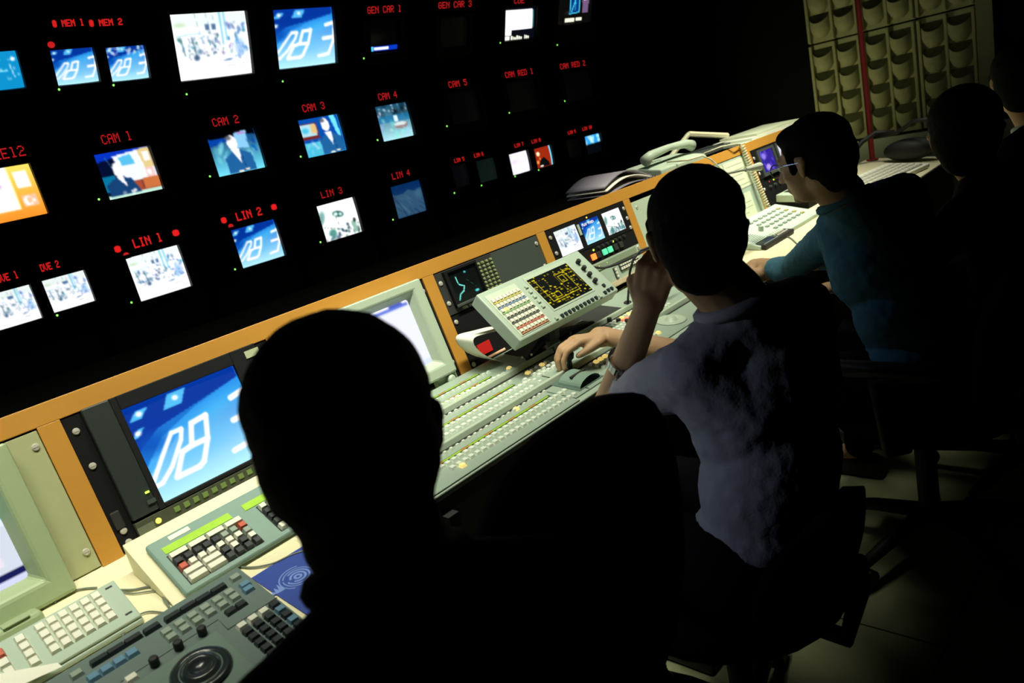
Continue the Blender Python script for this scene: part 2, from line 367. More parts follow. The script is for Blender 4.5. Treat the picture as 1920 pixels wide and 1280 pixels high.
def pic_studio():
    c = Cv(44, 40, (0.35, 0.72, 0.85)); c.grad((.1, .3, .42), (.7, .92, .95)); c.blobs(12, (0, 0, 1, .3), (.02, .08, .12), .1, 3, .7, .03); c.blobs(14, (0.05, 0, 1, .3), (.9, 1, 1), .03, 8, 1)
    c.rect(0, .3, 1, .5, (.1, .45, .65), .7); c.rect(.5, .33, .62, .5, (.9, .97, 1)); c.ell(.68, .62, .22, .1, (.6, .5, .5)); c.ell(.66, .58, .2, .05, (.85, .9, .9)); c.blobs(24, (0, .4, 1, 1), (.6, .9, .95), .07, 5, .5, .2)
    return c.blur(1)
def pic_weather():
    c = Cv(56, 42, (0.98, 0.74, 0.22)); c.grad((.98, .86, .38), (.93, .55, .16)); c.poly([(0, 0), (.62, 0), (.62, .82), (0, .82)], (.98, .97, .95)); c.ell(.40, .33, .09, .07, (.75, .62, .9), 1, .4)
    c.rect(.70, .12, .92, .42, (.99, .96, .93)); c.rect(.70, .58, .93, .80, (.93, .74, .60)); c.ell(.79, .69, .07, .09, (1, .98, .98)); c.ell(.81, .68, .045, .06, (.93, .74, .60)); c.ell(.88, .69, .02, .03, (1, .98, .98)); c.rect(.62, 0, .64, .82, (.97, .9, .5))
    return c.blur(1)
def pic_globe():
    c = Cv(48, 36, (0.05, 0.55, 0.78)); c.blobs(9, (.55, .2, .95, .85), (.8, .95, 1), .035, 12, 1); c.line((.3, .55), (.72, .5), .02, (.6, .9, .98)); c.line((.8, .35), (.85, .7), .015, (.9, .95, 1)); c.ell(.9, .22, .05, .05, (.95, 1, 1))
    return c.blur(1)
def pic_umbrella(t=False):
    c = Cv(48, 40, (1, 1, 1)); G1 = (.35, .58, .55)
    c.ell(.08, .35, .10, .25, G1, .8, .5, .3); c.ell(.50, .34, .17, .10, (.18, .36, .34), 1, .3, .35); c.ell(.44, .33, .05, .05, (.85, .97, .95)); c.ell(.56, .36, .04, .04, (.75, .92, .9)); c.line((.42, .38), (.46, .7), .008, (.4, .55, .5))
    c.ell(.25, .83, .12, .16, G1, 1, .4); c.ell(.18, .95, .05, .08, WH, 1); c.blobs(22, (.35, .66, .98, 1), (.14, .30, .30), .045, 8, 1, .1); c.blobs(8, (0, .55, .35, 1), (.3, .5, .48), .05, 3, .9, .1); c.rect(.80, .62, .90, .95, (.55, .72, .65)); c.ell(.88, .62, .05, .08, (.12, .2, .2), 1, .4); c.line((.05, .60), (.4, .72), .008, (.3, .4, .4))
    if t: c.rect(.1, .82, .95, .97, (.25, .5, .55), .6); c.text('CAM 3', .3, .84, .12, WH)
    return c.blur(1)
def pic_mountain():
    c = Cv(48, 44, (.02, .20, .42)); c.grad((.02, .2, .42), (.16, .30, .48)); c.poly([(0, .2), (.15, .3), (.4, .28), (.55, .2), (.75, .3), (1, .22), (1, 1), (0, 1)], (.22, .38, .52)); r = random.Random(4)
    for i in range(26): u, v = r.uniform(0, .9), r.uniform(.3, .9); c.line((u, v), (u + r.uniform(.05, .2), v + r.uniform(.1, .25)), r.uniform(.008, .02), (.10, .15, .32) if i % 2 else (.36, .50, .62), .6)
    c.ell(.85, .4, .2, .2, (.32, .50, .62), .6, .8)
    return c.blur(1)
def pic_flat(col, nx=24, ny=20, grad=None):
    c = Cv(nx, ny, col)
    if grad: c.grad(col, grad)
    return c
def pic_white():
    c = pic_flat((.95, .93, .99)); c.ell(.3, .4, .3, .15, (.86, .82, .92), .7, .8); c.blobs(8, (0, .1, 1, .6), (.85, .82, .92), .08, 4, .5, .03); return c.blur(1)
def pic_speaker():
    c = Cv(36, 32, (.62, .16, .06)); c.ell(.25, .3, .10, .14, (1, .85, .6), 1, .4); c.ell(.25, .28, .07, .08, (1, .97, .8)); c.poly([(.2, 1), (.3, .6), (.5, .5), (.75, .75), (.85, 1)], (.03, .04, .05)); c.ell(.18, .7, .08, .12, (1, .6, .3), 1, .5); c.ell(.3, .55, .05, .1, (.9, .5, .25), 1, .5)
    c.ell(.35, .93, .12, .05, (1, .95, .85), 1, .4); c.rect(.93, 0, 1, 1, (.5, .9, 1)); return c
def pic_half():
    c = Cv(32, 28, (.02, .03, .05)); c.rect(0, 0, 1, .45, (.15, .62, .95)); c.blobs(12, (0, .02, 1, .45), (.8, .97, 1), .12, 2, .8); c.rect(0, .5, 1, 1, (.02, .03, .05)); return c.blur(1)
def pic_cue():
    c = Cv(48, 44, (.02, .03, .06)); c.rect(.02, .08, .9, .68, (1, .99, 1)); c.rect(.02, .5, .25, .86, (1, 1, 1)); c.rect(.9, .1, .95, .66, (.3, .5, .5)); c.rect(.02, .88, .2, .99, (1, 1, .95))
    for i, u in enumerate((.24, .30, .36, .42, .48, .54, .66, .72, .78)): c.rect(u, .88 + (i % 3) * .02, u + .04, .98, (1, 1, .92))
    return c
def pic_dark():
    c = Cv(48, 40, (.04, .04, .04)); c.blobs(12, (0, 0, .5, 1), (.16, .15, .13), .08, 3, .5, .03); c.poly([(.36, .05), (.62, .0), (.62, .62), (.36, .68)], (.02, .22, .5)); r = .01
    for p, q in (((.36, .08), (.62, .04)), ((.62, .04), (.61, .62)), ((.61, .62), (.35, .66)), ((.35, .66), (.36, .08)), ((.40, .6), (.5, .2)), ((.5, .15), (.5, .55)), ((.46, .3), (.52, .3))): c.line(p, q, .016, (.3, .85, 1))
    c.ell(.78, .12, .09, .12, (1, .95, 1)); c.poly([(.7, .25), (.9, .2), (.88, .65), (.72, .65)], (.45, .35, .5)); c.rect(.25, .82, .50, .93, (1, 1, .9)); c.rect(.55, .80, .72, .9, (1, 1, .9)); return c
def pic_strip():
    c = Cv(48, 36, (.002, .002, .004)); c.rect(.05, .80, .95, .93, (.02, .22, .75)); c.rect(.15, .82, .62, .91, (.95, .97, 1)); c.rect(.05, .80, .13, .93, (.3, .8, 1)); return c
def pic_desktop():
    c = Cv(60, 50, (.93, .94, .99)); c.rect(.2, 0.06, .98, .10, (.35, .45, .85)); c.rect(.1, .0, .98, .06, (.98, .97, 1)); c.rect(.72, .015, .9, .045, (.3, .35, .7)); c.rect(.35, .12, .42, .18, (.95, .85, .5)); c.rect(.2, .14, .3, .20, (.7, .6, .4)); c.rect(0, .9, 1, 1, (.85, .9, 1)); return c.blur(1)
def pic_menu():
    c = Cv(60, 50, (.86, .89, .95)); c.rect(0, 0, 1, .42, (.35, .80, .86)); c.rect(0, .42, 1, .47, (.9, .95, 1)); c.rect(.1, .44, .9, .455, (.2, .25, .4)); c.rect(.70, .60, .9, .70, (.93, .9, .95)); c.rect(.70, .72, .9, .80, (.95, .92, .97)); c.rect(0, .86, 1, .92, (.08, .10, .35)); c.rect(.5, .88, .8, .9, (.8, .9, 1)); c.rect(0, .92, .66, 1, (.85, .88, 1)); c.rect(.67, .92, 1, 1, (.85, .88, 1)); return c
def pic_scope():
    c = Cv(44, 40, (.004, .02, .018)); K = (.55, 1, .95)
    for p, q in (((.25, .2), (.27, .45)), ((.27, .45), (.42, .55)), ((.42, .55), (.35, .68)), ((.35, .68), (.2, .75)), ((.2, .75), (.12, .9))): c.line(p, q, .05, (.1, .45, .42), .5, 1.0); c.line(p, q, .018, K)
    c.ell(.6, .15, .05, .04, (.3, .8, .8), 1, .5); c.ell(.78, .82, .1, .05, (.35, .85, .85), 1, .5); c.line((.5, .3), (.8, .7), .006, (.1, .3, .25)); return c
def pic_yellow():
    c = Cv(84, 56, (.012, .012, .006)); Y = (.93, .84, .06); r = random.Random(11)
    for i in range(150):
        u, v = r.uniform(0, .95), round(r.uniform(.02, .94) * 15) / 15
        c.rect(u, v, u + r.uniform(.01, .05), v + .028, Y, r.choice((.5, .8, 1)))
    c.ell(.45, .35, .14, .10, (.012, .012, .006)); 
    for (a, b, d, e) in ((.12, .10, .80, .82), (.56, .18, .97, .70), (.60, .25, .72, .45), (.25, .62, .37, .76)):
        for p, q in (((a, b), (d, b)), ((d, b), (d, e)), ((d, e), (a, e)), ((a, e), (a, b))): c.line(p, q, .009, Y, .9)
    return c
def pic_purple():
    c = Cv(32, 32, (.2, .12, .62)); c.ell(.3, .25, .2, .2, (.6, .5, .95), 1, .5); c.ell(.4, .8, .22, .2, (.75, .65, 1), 1, .5); c.blobs(14, (0, 0, 1, 1), (.5, .4, .95), .09, 4, .7); return c
def lin(a):
    a = np.clip(a, 0, 1); return np.where(a <= 0.04045, a / 12.92, ((a + 0.055) / 1.055) ** 2.4)
def screen(parent, cv, x0, x1, z0, z1, y, es=1.2, bulge=0.006, name='screen', plane='y', label=None):
    """curved glass grid carrying the picture as a colour attribute (u right, v down)"""
    nx, ny = cv.nx, cv.ny; off = OFF.get(parent, Vector((0, 0, 0)))
    vs = []; fs = []
    for j in range(ny):
        for i in range(nx):
            u, v = i / (nx - 1), j / (ny - 1); b = bulge * (1 - (2 * u - 1) ** 2 * .6 - (2 * v - 1) ** 2 * .4)
            a, bb = x0 + (x1 - x0) * u, z1 + (z0 - z1) * v
            p = Vector((a, y - b, bb)) if plane == 'y' else Vector((a, bb, y + b))
            vs.append(p - off)
    for j in range(ny - 1):
        for i in range(nx - 1):
            k = j * nx + i; fs.append((k, k + nx, k + nx + 1, k + 1))
    me = bpy.data.meshes.new(name); me.from_pydata([tuple(v) for v in vs], [], fs); me.update()
    ca = me.color_attributes.new('picture', 'FLOAT_COLOR', 'POINT')
    arr = np.ones((nx * ny, 4), np.float32); arr[:, :3] = lin(cv.a).reshape(-1, 3); ca.data.foreach_set('color', arr.ravel())
    for p in me.polygons: p.use_smooth = True
    o = link(name, me, parent, screen_mat('lit_picture_tube_%.2f' % es, es))
    if label: o['label'] = label
    return o

# ------------------------------------------------------------------ the room
struct('floor', MB().box(-2.2, 6.0, -2.2, 4.6, -0.05, 0), None)
fl = bpy.data.materials.new('raised_floor_tiles'); fl.use_nodes = True; nt = fl.node_tree; b = nt.nodes['Principled BSDF']
tc = nt.nodes.new('ShaderNodeTexCoord'); br = nt.nodes.new('ShaderNodeTexBrick'); br.offset = 0; br.inputs['Scale'].default_value = 1.0
br.inputs['Brick Width'].default_value = 0.6; br.inputs['Row Height'].default_value = 0.6; br.inputs['Mortar Size'].default_value = 0.003
br.inputs['Color1'].default_value = (0.30, 0.32, 0.17, 1); br.inputs['Color2'].default_value = (0.29, 0.31, 0.165, 1); br.inputs['Mortar'].default_value = (0.02, 0.02, 0.015, 1)
mp = nt.nodes.new('ShaderNodeMapping'); mp.inputs['Location'].default_value = (0.13, 0.10, 0); nt.links.new(tc.outputs['Object'], mp.inputs[0])
nt.links.new(mp.outputs[0], br.inputs['Vector']); nt.links.new(br.outputs['Color'], b.inputs['Base Color']); b.inputs['Roughness'].default_value = 0.5
floor = bpy.data.objects['floor']; floor.data.materials.clear(); floor.data.materials.append(fl)
struct('ceiling', MB().box(-2.2, 6.0, -2.2, 4.6, 2.9, 3.0), WALLBLACK)
struct('wall_back', MB().box(-2.2, 6.0, 4.5, 4.6, 0, 2.9), WALLBLACK)
struct('wall_front', MB().box(-2.2, 6.0, -2.3, -2.2, 0, 2.9), WALLBLACK)
struct('wall_left', MB().box(-2.3, -2.2, -2.2, 4.6, 0, 2.9), WALLBLACK)
struct('wall_right', MB().box(5.9, 6.0, -2.2, 4.6, 0, 2.9), WALLBLACK)
# ------------------------------------------------------------------ monitor wall
YW = 3.6
# rack that carries the monitors
rack = thing('monitor_rack', 'long black steel rack carrying the wall of picture monitors', 'rack', None, (2.4, 3.9, 0))
ux = [0.05, 0.53, 1.05, 1.57, 2.09, 2.62, 3.14, 3.72, 4.32, 4.92, 5.52]
for x in ux: obj('upright', MB().box(x - .02, x + .02, 4.02, 4.2, 0, 2.75), BLACK, rack)
for z in (0.72, 1.43, 1.86, 2.40): obj('shelf', MB().box(0.03, 5.54, 4.02 if z > 1 else 3.66, 4.2, z - .015, z), BLACK, rack)
obj('base_panel', MB().box(0.03, 5.54, 3.63, 3.655, 0.05, 0.70), BLACK, rack)
drawer = meshof('vent_panel', MB().box(-.235, .235, 3.625, 3.65, 0.73, 1.0), mat('dim_grey_panel', (0.02, 0.018, 0.014), .6, spec=.2))
TOPT = 20
TF = Frame((0, 3.6, 2.0), TOPT, 0, 'y'); WF = Frame((0, 3.6, 0), 0, 0, 'y')     # tilt +: top of face leans to the room
def texts(mb, s, x, z, h, y, fat=0.8):
    p = h / 7
    for ch in s:
        g = FONT.get(ch)
        if g:
            for j, row in enumerate(g):
                for i, bt in enumerate(row):
                    if bt == '1':
                        cx, cz = x + (i + .5) * p, z - (j + .5) * p; q = p * fat / 2
                        mb.box(cx - q, cx + q, y - .001, y, cz - q, cz + q)
        x += 6 * p
    return mb
def tally(F, text, px0, px1, h, label, fat=0.8, bright=False, grp=None):
    a, b_ = F.uv(*px0), F.uv(*px1); n = len(text); p = (b_.x - a.x) / (n * 6 - 1); zc = (a.z + b_.z) / 2
    hh = p * 7 if h is None else h
    t = thing('tally_display', label, 'display', F, ((a.x + b_.x) / 2, 0.03, zc - hh * .8), grp)
    obj('housing', MB().box(a.x - .03, b_.x + .03, 0.0, .05, zc - hh * .8, zc + hh * .8), CASE, t)
    P = p
    x = a.x
    for ch in text:
        g = FONT.get(ch)
        if g:
            mb = MB()
            for j, row in enumerate(g):
                for i, bt in enumerate(row):
                    if bt == '1':
                        cx, cz = x + (i + .5) * P, zc + hh / 2 - (j + .5) * hh / 7; q, r_ = P * fat / 2, hh / 7 * fat / 2
                        mb.box(cx - q, cx + q, -.0015, 0, cz - r_, cz + r_)
            obj('letter', mb, LEDRB if bright else LEDR, t)
        x += 6 * P
    return t
def lamp(F, px, r, m, label):
    p = F.uv(*px); t = thing('tally_lamp', label, 'lamp', F, (p.x, 0.02, p.z)); obj('lens', MB().sph((p.x, 0.0, p.z), (r, .006, r * .9)), m, t, smooth=True)
    obj('socket', MB().box(p.x - r * 1.3, p.x + r * 1.3, .004, .04, p.z - r * 1.3, p.z + r * 1.3), CASE, t)
LED_ME = {}
def wall_monitor(F, quad, cv, label, led=None, es=1.15, grp=None, size=None, depth=.34):
    P = [F.uv(*q) for q in quad]
    x0 = (P[0].x + P[3].x) / 2; x1 = (P[1].x + P[2].x) / 2; z1 = (P[0].z + P[1].z) / 2; z0 = (P[2].z + P[3].z) / 2
    w_, h_ = x1 - x0, z1 - z0; bz = .045 if w_ > .2 else .011
    t = thing('picture_monitor', label, 'monitor', F, ((x0 + x1) / 2, depth / 2, z0 - bz - .02), grp)
    X0, X1, Z0, Z1 = x0 - bz, x1 + bz, z0 - bz - .012, z1 + bz * .35
    mb = MB().box(X0, X1, .03, depth, Z0, Z1); obj('housing', mb, CASE, t, bevel=.004)
    fr = MB().box(X0, x0, -.008, .03, Z0, Z1).box(x1, X1, -.008, .03, Z0, Z1).box(x0, x1, -.008, .03, z1, Z1).box(x0, x1, -.008, .03, Z0, z0)
    obj('bezel', fr, CASE, t)
    screen(t, cv, x0, x1, z0, z1, .018, es, bulge=.012)
    if led:
        p = F.uv(*led); r_ = .0042
        lx, lz = (p.x, p.z) if X0 - .03 < p.x < X1 else (X0 + .01, Z0 + .015)
        if lx < X0 + .006 or lz < Z0: obj('control_strip', MB().box(min(lx - .012, X0), X1, -.006, .03, min(lz - .012, Z0 - .002), Z0), CASE, t)
        if 'l' not in LED_ME: LED_ME['l'] = meshof('power_light', MB().sph((0, 0, 0), (.0045, .003, .0045), 10, 6), LEDG, True)
        copies('power_light', LED_ME['l'], t, [(lx, -.010, lz)])
    return t
CL = pic_clock(); ST = pic_street(72, 56, 1); ST2 = pic_street(48, 38, 2, .8)
# top row, leaning forward
wall_monitor(TF, [(-62, 100), (33, 95), (47, 165), (-46, 175)], pic_globe(), 'picture monitor with a cyan picture at the upper left edge of the wall', (-50, 185))
wall_monitor(TF, [(94, 92), (177, 90), (187, 154), (106, 161)], pic_clock(52, 40), 'small clock monitor in the top row with a red lamp at its corner', (109, 167), 1.1)
wall_monitor(TF, [(199, 88), (273, 85), (281, 147), (207, 154)], pic_clock(52, 40, True), 'small clock monitor in the top row with white clutter over its picture', (211, 159), 1.1)
wall_monitor(TF, [(317, 27), (463, 20), (475, 138), (338, 153)], ST, 'large monitor showing a bleached street scene, biggest of the top row', (348, 176), 1.2)
wall_monitor(TF, [(512, 18), (625, 13), (632, 118), (521, 131)], CL, 'large monitor showing the blue 08 3 clock, beside the large street picture', (528, 152), 1.15)
wall_monitor(TF, [(690, 42), (748, 38), (752, 94), (697, 103)], pic_strip(), 'dark monitor with one bright blue caption bar, under the GEN CAR 1 sign', (680, 109))
wall_monitor(TF, [(822, 35), (876, 31), (880, 85), (829, 92)], pic_flat((.012, .012, .01)), 'unlit monitor between the blue caption bar and the glaring white picture', None)
wall_monitor(TF, [(945, 16), (1003, 11), (1008, 68), (947, 80)], pic_cue(), 'monitor with a glaring white picture and caption, top row right half', (936, 80), 1.4)
wall_monitor(TF, [(1046, -8), (1110, -14), (1114, 38), (1046, 50)], pic_dark(), 'monitor with a cyan outlined figure on a dark picture, right end of the top row', (1043, 84), 1.1)
# middle row
wall_monitor(WF, [(-68, 324), (55, 308), (91, 397), (-34, 429)], pic_weather(), 'monitor with an orange and white weather map, left edge of the middle row', None, 1.2)
wall_monitor(WF, [(175, 290), (280, 273), (307, 353), (205, 376)], pic_person(60, 48, 1), 'middle row monitor with a seated presenter before a collage', (184, 374), 1.1)
wall_monitor(WF, [(385, 253), (480, 240), (498, 313), (410, 332)], pic_person(60, 48, 2), 'middle row monitor with a presenter in a blue suit centred', (392, 331), 1.1)
wall_monitor(WF, [(558, 228), (636, 211), (651, 281), (577, 296)], pic_person(54, 48, 3), 'middle row monitor with a presenter beside an inset picture', (562, 294), 1.1)
wall_monitor(WF, [(702, 200), (764, 191), (778, 253), (718, 266)], pic_studio(), 'middle row monitor with a wide view of the studio', (706, 263), 1.1)
wall_monitor(WF, [(838, 175), (894, 166), (904, 224), (849, 236)], pic_flat((.01, .01, .011)), 'unlit middle row monitor right beside the wide studio view', (836, 237))
wall_monitor(WF, [(948, 155), (1005, 147), (1012, 202), (957, 212)], pic_flat((.008, .008, .01)), 'unlit middle row monitor straight above the plain white and red pictures', (953, 212))
wall_monitor(WF, [(1055, 137), (1108, 130), (1115, 182), (1063, 192)], pic_flat((.008, .008, .01)), 'unlit monitor at the right end of the middle row', (1057, 190))
# lower row
wall_monitor(WF, [(-24, 553), (55, 534), (81, 594), (-4, 622)], ST2, 'small bleached street monitor cut by the left edge of the photo', None, 1.1)
wall_monitor(WF, [(77, 527), (157, 506), (180, 562), (102, 588)], ST2, 'small bleached street monitor, whole, left of the larger street monitor', (106, 591), 1.1)
wall_monitor(WF, [(234, 485), (333, 459), (361, 534), (265, 567)], pic_street(60, 48, 3), 'lower row monitor with a bleached street scene and a red lamp at its corner', (245, 567), 1.2)
wall_monitor(WF, [(432, 432), (515, 410), (536, 478), (455, 504)], pic_clock(60, 48), 'monitor showing the blue 08 3 clock in the lower row', (439, 505), 1.1)
wall_monitor(WF, [(592, 387), (664, 369), (681, 434), (612, 454)], pic_umbrella(), 'monitor with a white picture of umbrellas', (599, 454), 1.2)
wall_monitor(WF, [(731, 350), (789, 337), (802, 394), (746, 411)], pic_mountain(), 'monitor with a dim blue mountain', (735, 412), .75)
wall_monitor(WF, [(846, 312), (876, 305), (884, 346), (853, 354)], pic_flat((.022, .022, .035)), 'small unlit monitor next to the dim blue mountain picture', (850, 362))
wall_monitor(WF, [(892, 302), (928, 294), (935, 334), (899, 344)], pic_flat((.035, .075, .07), grad=(.05, .09, .08)), 'small monitor with a faint grey green screen', (901, 348))
wall_monitor(WF, [(953, 290), (989, 281), (997, 319), (961, 329)], pic_white(), 'small monitor with a plain white picture', (964, 331), 1.2)
wall_monitor(WF, [(1000, 280), (1033, 271), (1040, 308), (1007, 316)], pic_speaker(), 'small monitor with a white haired speaker on red', (1008, 319), 1.1)
wall_monitor(WF, [(1060, 264), (1089, 257), (1094, 290), (1066, 298)], pic_flat((.01, .01, .012)), 'small unlit monitor left of the one lit blue in its upper half', None)
wall_monitor(WF, [(1095, 255), (1127, 250), (1130, 283), (1101, 290)], pic_half(), 'small monitor lit blue in its upper half', None, 1.1)
# red dot matrix signs
tally(TF, 'GEN CAR 1', (689, 21), (752, 14), .036, 'long red sign GEN CAR above the blue caption bar')
tally(TF, 'GEN CAR 3', (822, 12), (884, 5), .036, 'long red sign GEN CAR above the unlit top row monitor')
tally(TF, 'CUE', (964, 2), (983, 0), .036, 'red dot sign reading CUE cut by the upper edge of the picture')
tally(TF, '* MEM 1', (98, 43), (157, 43), .026, 'blurred bright red sign with a round mark, left of the two over the clock pair', 1.35, True)
tally(TF, '* MEM 2', (167, 42), (229, 42), .026, 'blurred bright red sign with a round mark, right of the two over the clock pair', 1.35, True)
tally(WF, 'LE12', (-14, 291), (46, 282), .042, 'red dot sign ending in E12 over the orange weather map')
tally(WF, 'CAM 1', (190, 262), (246, 254), .040, 'red dot sign over the seated presenter with the collage')
tally(WF, 'CAM 2', (398, 230), (447, 223), .038, 'red dot sign over the centred presenter in blue suit')
tally(WF, 'CAM 3', (567, 204), (608, 197), .038, 'red dot sign over the presenter with the inset picture')
tally(WF, 'CAM 4', (709, 182), (744, 177), .038, 'red dot sign over the wide studio view')
tally(WF, 'CAM 5', (841, 159), (875, 154), .038, 'red dot sign CAM over the unlit monitor beside the studio view')
tally(WF, 'CAM RED 1', (947, 141), (999, 133), .038, 'red sign CAM RED straight above the red and white small pictures')
tally(WF, 'CAM RED 2', (1050, 125), (1097, 118), .038, 'red sign CAM RED at the right end of the middle row')
tally(WF, 'DVE 1', (-6, 524), (33, 514), .030, 'bold red sign DVE cut by the left edge of the photo', 1.2, True)
tally(WF, 'DVE 2', (76, 503), (110, 494), .030, 'bold red sign DVE over the whole small street monitor', 1.2, True)
tally(WF, 'LIN 1', (250, 457), (303, 444), .040, 'bold red sign LIN over the larger street monitor', 1.25, True)
tally(WF, '*', (215, 468), (226, 466), .028, 'oval red mark left of the sign over the larger street monitor', 1.3, True)
tally(WF, '*', (324, 438), (335, 435), .028, 'oval red mark right of the sign over the larger street monitor', 1.3, True)
tally(WF, 'LIN 2', (443, 406), (490, 396), .040, 'bold red sign LIN over the lower row clock monitor', 1.25, True)
tally(WF, '*', (415, 414), (424, 412), .028, 'oval red mark left of the sign over the lower row clock', 1.3, True)
tally(WF, '*', (509, 389), (518, 387), .028, 'oval red mark right of the sign over the lower row clock', 1.3, True)
tally(WF, 'LIN 3', (602, 366), (641, 356), .036, 'red dot sign LIN over the white umbrella picture')
tally(WF, 'LIN 4', (735, 331), (768, 323), .036, 'red dot sign LIN over the dim mountain picture')
for s_, a_, b_, l_ in (('LIN 5', (852, 302), (870, 297), 'unlit monitor next to the mountain'), ('LIN 6', (889, 292), (906, 288), 'faint grey green monitor'), ('LIN 7', (965, 274), (981, 269), 'plain white picture'), ('LIN 8', (997, 266), (1013, 262), 'white haired speaker'), ('LIN 9', (1065, 249), (1079, 246), 'unlit monitor near the right end'), ('LIN 10', (1092, 242), (1109, 238), 'half blue picture')):
    tally(WF, s_, a_, b_, .024, 'small red sign over the small ' + l_, 1.15, True)
lamp(TF, (96, 84), .014, LEDRB, 'round red lamp at the corner of the small top row clock monitor')
lamp(WF, (237, 478), .013, LEDRB, 'round red lamp at the corner of the lower row street monitor')
lamp(WF, (433, 424), .013, LEDRB, 'round red lamp at the corner of the lower row clock monitor')
copies('vent_panel', drawer, rack, [((ux[i] + ux[i + 1]) / 2, 0, 0) for i in range(len(ux) - 1)])

# ------------------------------------------------------------------ console: hutch and desk
HT = 12.67; HB = EYE - .355
HF = Frame((0, 1.75, HB), -HT, 0, 'y'); DT = 6.0
DF = Frame((0, 1.69, .757), DT, 0, 'z')
XL, XR = -1.25, 5.0
desk = thing('console_desk', 'long cream topped console desk in front of the monitors', 'desk', None, (1.75, 1.4, 0))
dm = DF.m
def dpt(x, y, z): return dm @ Vector((x, y, z))
for xa, xb, yf in ((XL, .60, -.70), (.60, XR, -.452)):
    pr = [(yf, -.03), (yf, 0.0), (.02, 0.0), (.02, -.03)]
    mbx = MB(); mbx.prism([(dpt(0, a, b).y, dpt(0, a, b).z) for a, b in pr], xa, xb, 'x'); obj('desktop', mbx, CREAM, desk, bevel=.002)
    mbx = MB().prism([(dpt(0, a, b).y, dpt(0, a, b).z) for a, b in [(yf - .012, -.04), (yf - .012, .001), (yf - .001, .001), (yf - .001, -.04)]], xa, xb, 'x'); obj('front_edge', mbx, RACK, desk)
obj('modesty_panel', MB().box(XL, XR, 1.60, 1.63, .02, .70), RACK, desk)
for x in (XL + .03, .85, 2.45, 3.8, XR - .06): obj('leg_panel', MB().box(x, x + .03, 1.2, 1.60, 0, .675), RACK, desk)
obj('rear_cabinet', MB().box(XL, XR, 1.72, 2.12, .02, .72), RACK, desk)
XH = 4.5935
hutch = thing('rack_hutch', 'sloping orange framed rack housing along the back of the desk', 'rack', None, (1.75, 1.9, .76))
HM = HF.m
def hobj(name, mb, m, parent, bevel=0):     # geometry given in the face frame, parent in world frame
    mb.v = [tuple(HM @ Vector(v)) for v in mb.v]; return obj(name, mb, m, parent, bevel)
hobj('top_rail', MB().box(XL, XH, 0.0, .018, .0, .044), ORANGE, hutch, .0015)
hobj('bottom_rail', MB().box(XL, XH, 0.002, .018, -.335, -.3165), BLACK, hutch)
PX = [-1.267 + .529 * i for i in range(12)]
PX = [0.322 - .0005 + .5283 * i for i in range(-3, 9)]
for x in PX:
    if XL <= x < XH: hobj('post', MB().box(x, x + .044, 0.0, .018, -.3165, 0), ORANGE, hutch, .001)
obj('top_board', MB().box(XL, XH, 1.775, 2.16, 1.070, 1.088), mat('black_felt', (.0015, .0015, .0015), 1.0, spec=0.0), hutch)
obj('back_panel', MB().box(XL, XH, 2.14, 2.16, .76, 1.07), BLACK, hutch)
hobj('inner_panel', MB().box(XL + .02, XH - .02, .30, .305, -.30, 0), BLACK, hutch)
for x in (XL, XH - .02): obj('end_panel', MB().prism([(1.70, .76), (2.14, .76), (2.14, 1.07), (1.77, 1.07)], x, x + .02, 'x'), RACK, hutch)
SL = [(PX[i] + .044, PX[i + 1]) for i in range(len(PX) - 1)]     # rack bays
def bay(px):
    for a, b_ in SL:
        if a - .03 < px < b_ + .03: return a, b_
def panel(name, label, cat, x0, x1, z0, z1, m, y0=.003, y1=.012, screws=(), grp=None, depth=None):
    t = thing(name, label, cat, HF, ((x0 + x1) / 2, y1, z0), grp)
    obj('front_panel', MB().box(x0, x1, y0, y1, z0, z1), m, t, bevel=.001)
    if depth: obj('chassis', MB().box(x0 + .02, x1 - .02, y1, depth, z0 + .004, z1 - .004), RACK, t)
    if screws: copies('screw', SCREW, t, [(x, y0, z) for x, z in screws])
    return t
g = .0015
# bay 0: beige computer monitor and filler
a0, b0 = bay(0.0)
panel('filler_panel', 'narrow beige filler panel with two screws beside the left computer monitor', 'panel', .262, .320, -.312, -.004, BEIGE, screws=[(.306, -.035), (.306, -.272)])
t = thing('computer_monitor', 'beige computer monitor with a grey and cyan menu at the left edge', 'monitor', HF, (.04, .1, -.30))
obj('casing', MB().box(a0 + .01, .256, .02, .28, -.30, -.006), BEIGEM, t, bevel=.01)
fx0, fx1, fz0, fz1 = a0 + .01, .258, -.325, -.004; sx0, sx1, sz0, sz1 = -.12, .200, -.262, -.05
def bezel(t, o, i, y0, yi, m, name='bezel', bev=.006):
    ox0, ox1, oz0, oz1 = o; ix0, ix1, iz0, iz1 = i
    vs = [(ox0, y0 + .03, oz0), (ox1, y0 + .03, oz0), (ox1, y0 + .03, oz1), (ox0, y0 + .03, oz1), (ox0, y0, oz0), (ox1, y0, oz0), (ox1, y0, oz1), (ox0, y0, oz1)]
    r = .018
    vs += [(ix0 - r, y0, iz0 - r), (ix1 + r, y0, iz0 - r), (ix1 + r, y0, iz1 + r), (ix0 - r, y0, iz1 + r), (ix0, yi, iz0), (ix1, yi, iz0), (ix1, yi, iz1), (ix0, yi, iz1)]
    fs = []
    for k in range(4):
        j = (k + 1) % 4
        fs += [(k, j, 4 + j, 4 + k), (4 + k, 4 + j, 8 + j, 8 + k), (8 + k, 8 + j, 12 + j, 12 + k)]
    return obj(name, MB().add(vs, fs), m, t, bevel=bev)
bezel(t, (fx0, fx1, fz0, fz1), (sx0, sx1, sz0, sz1), -.045, -.012, BEIGEM)
screen(t, pic_menu(), sx0 - .004, sx1 + .004, sz0 - .004, sz1 + .004, -.008, 1.0, .004)
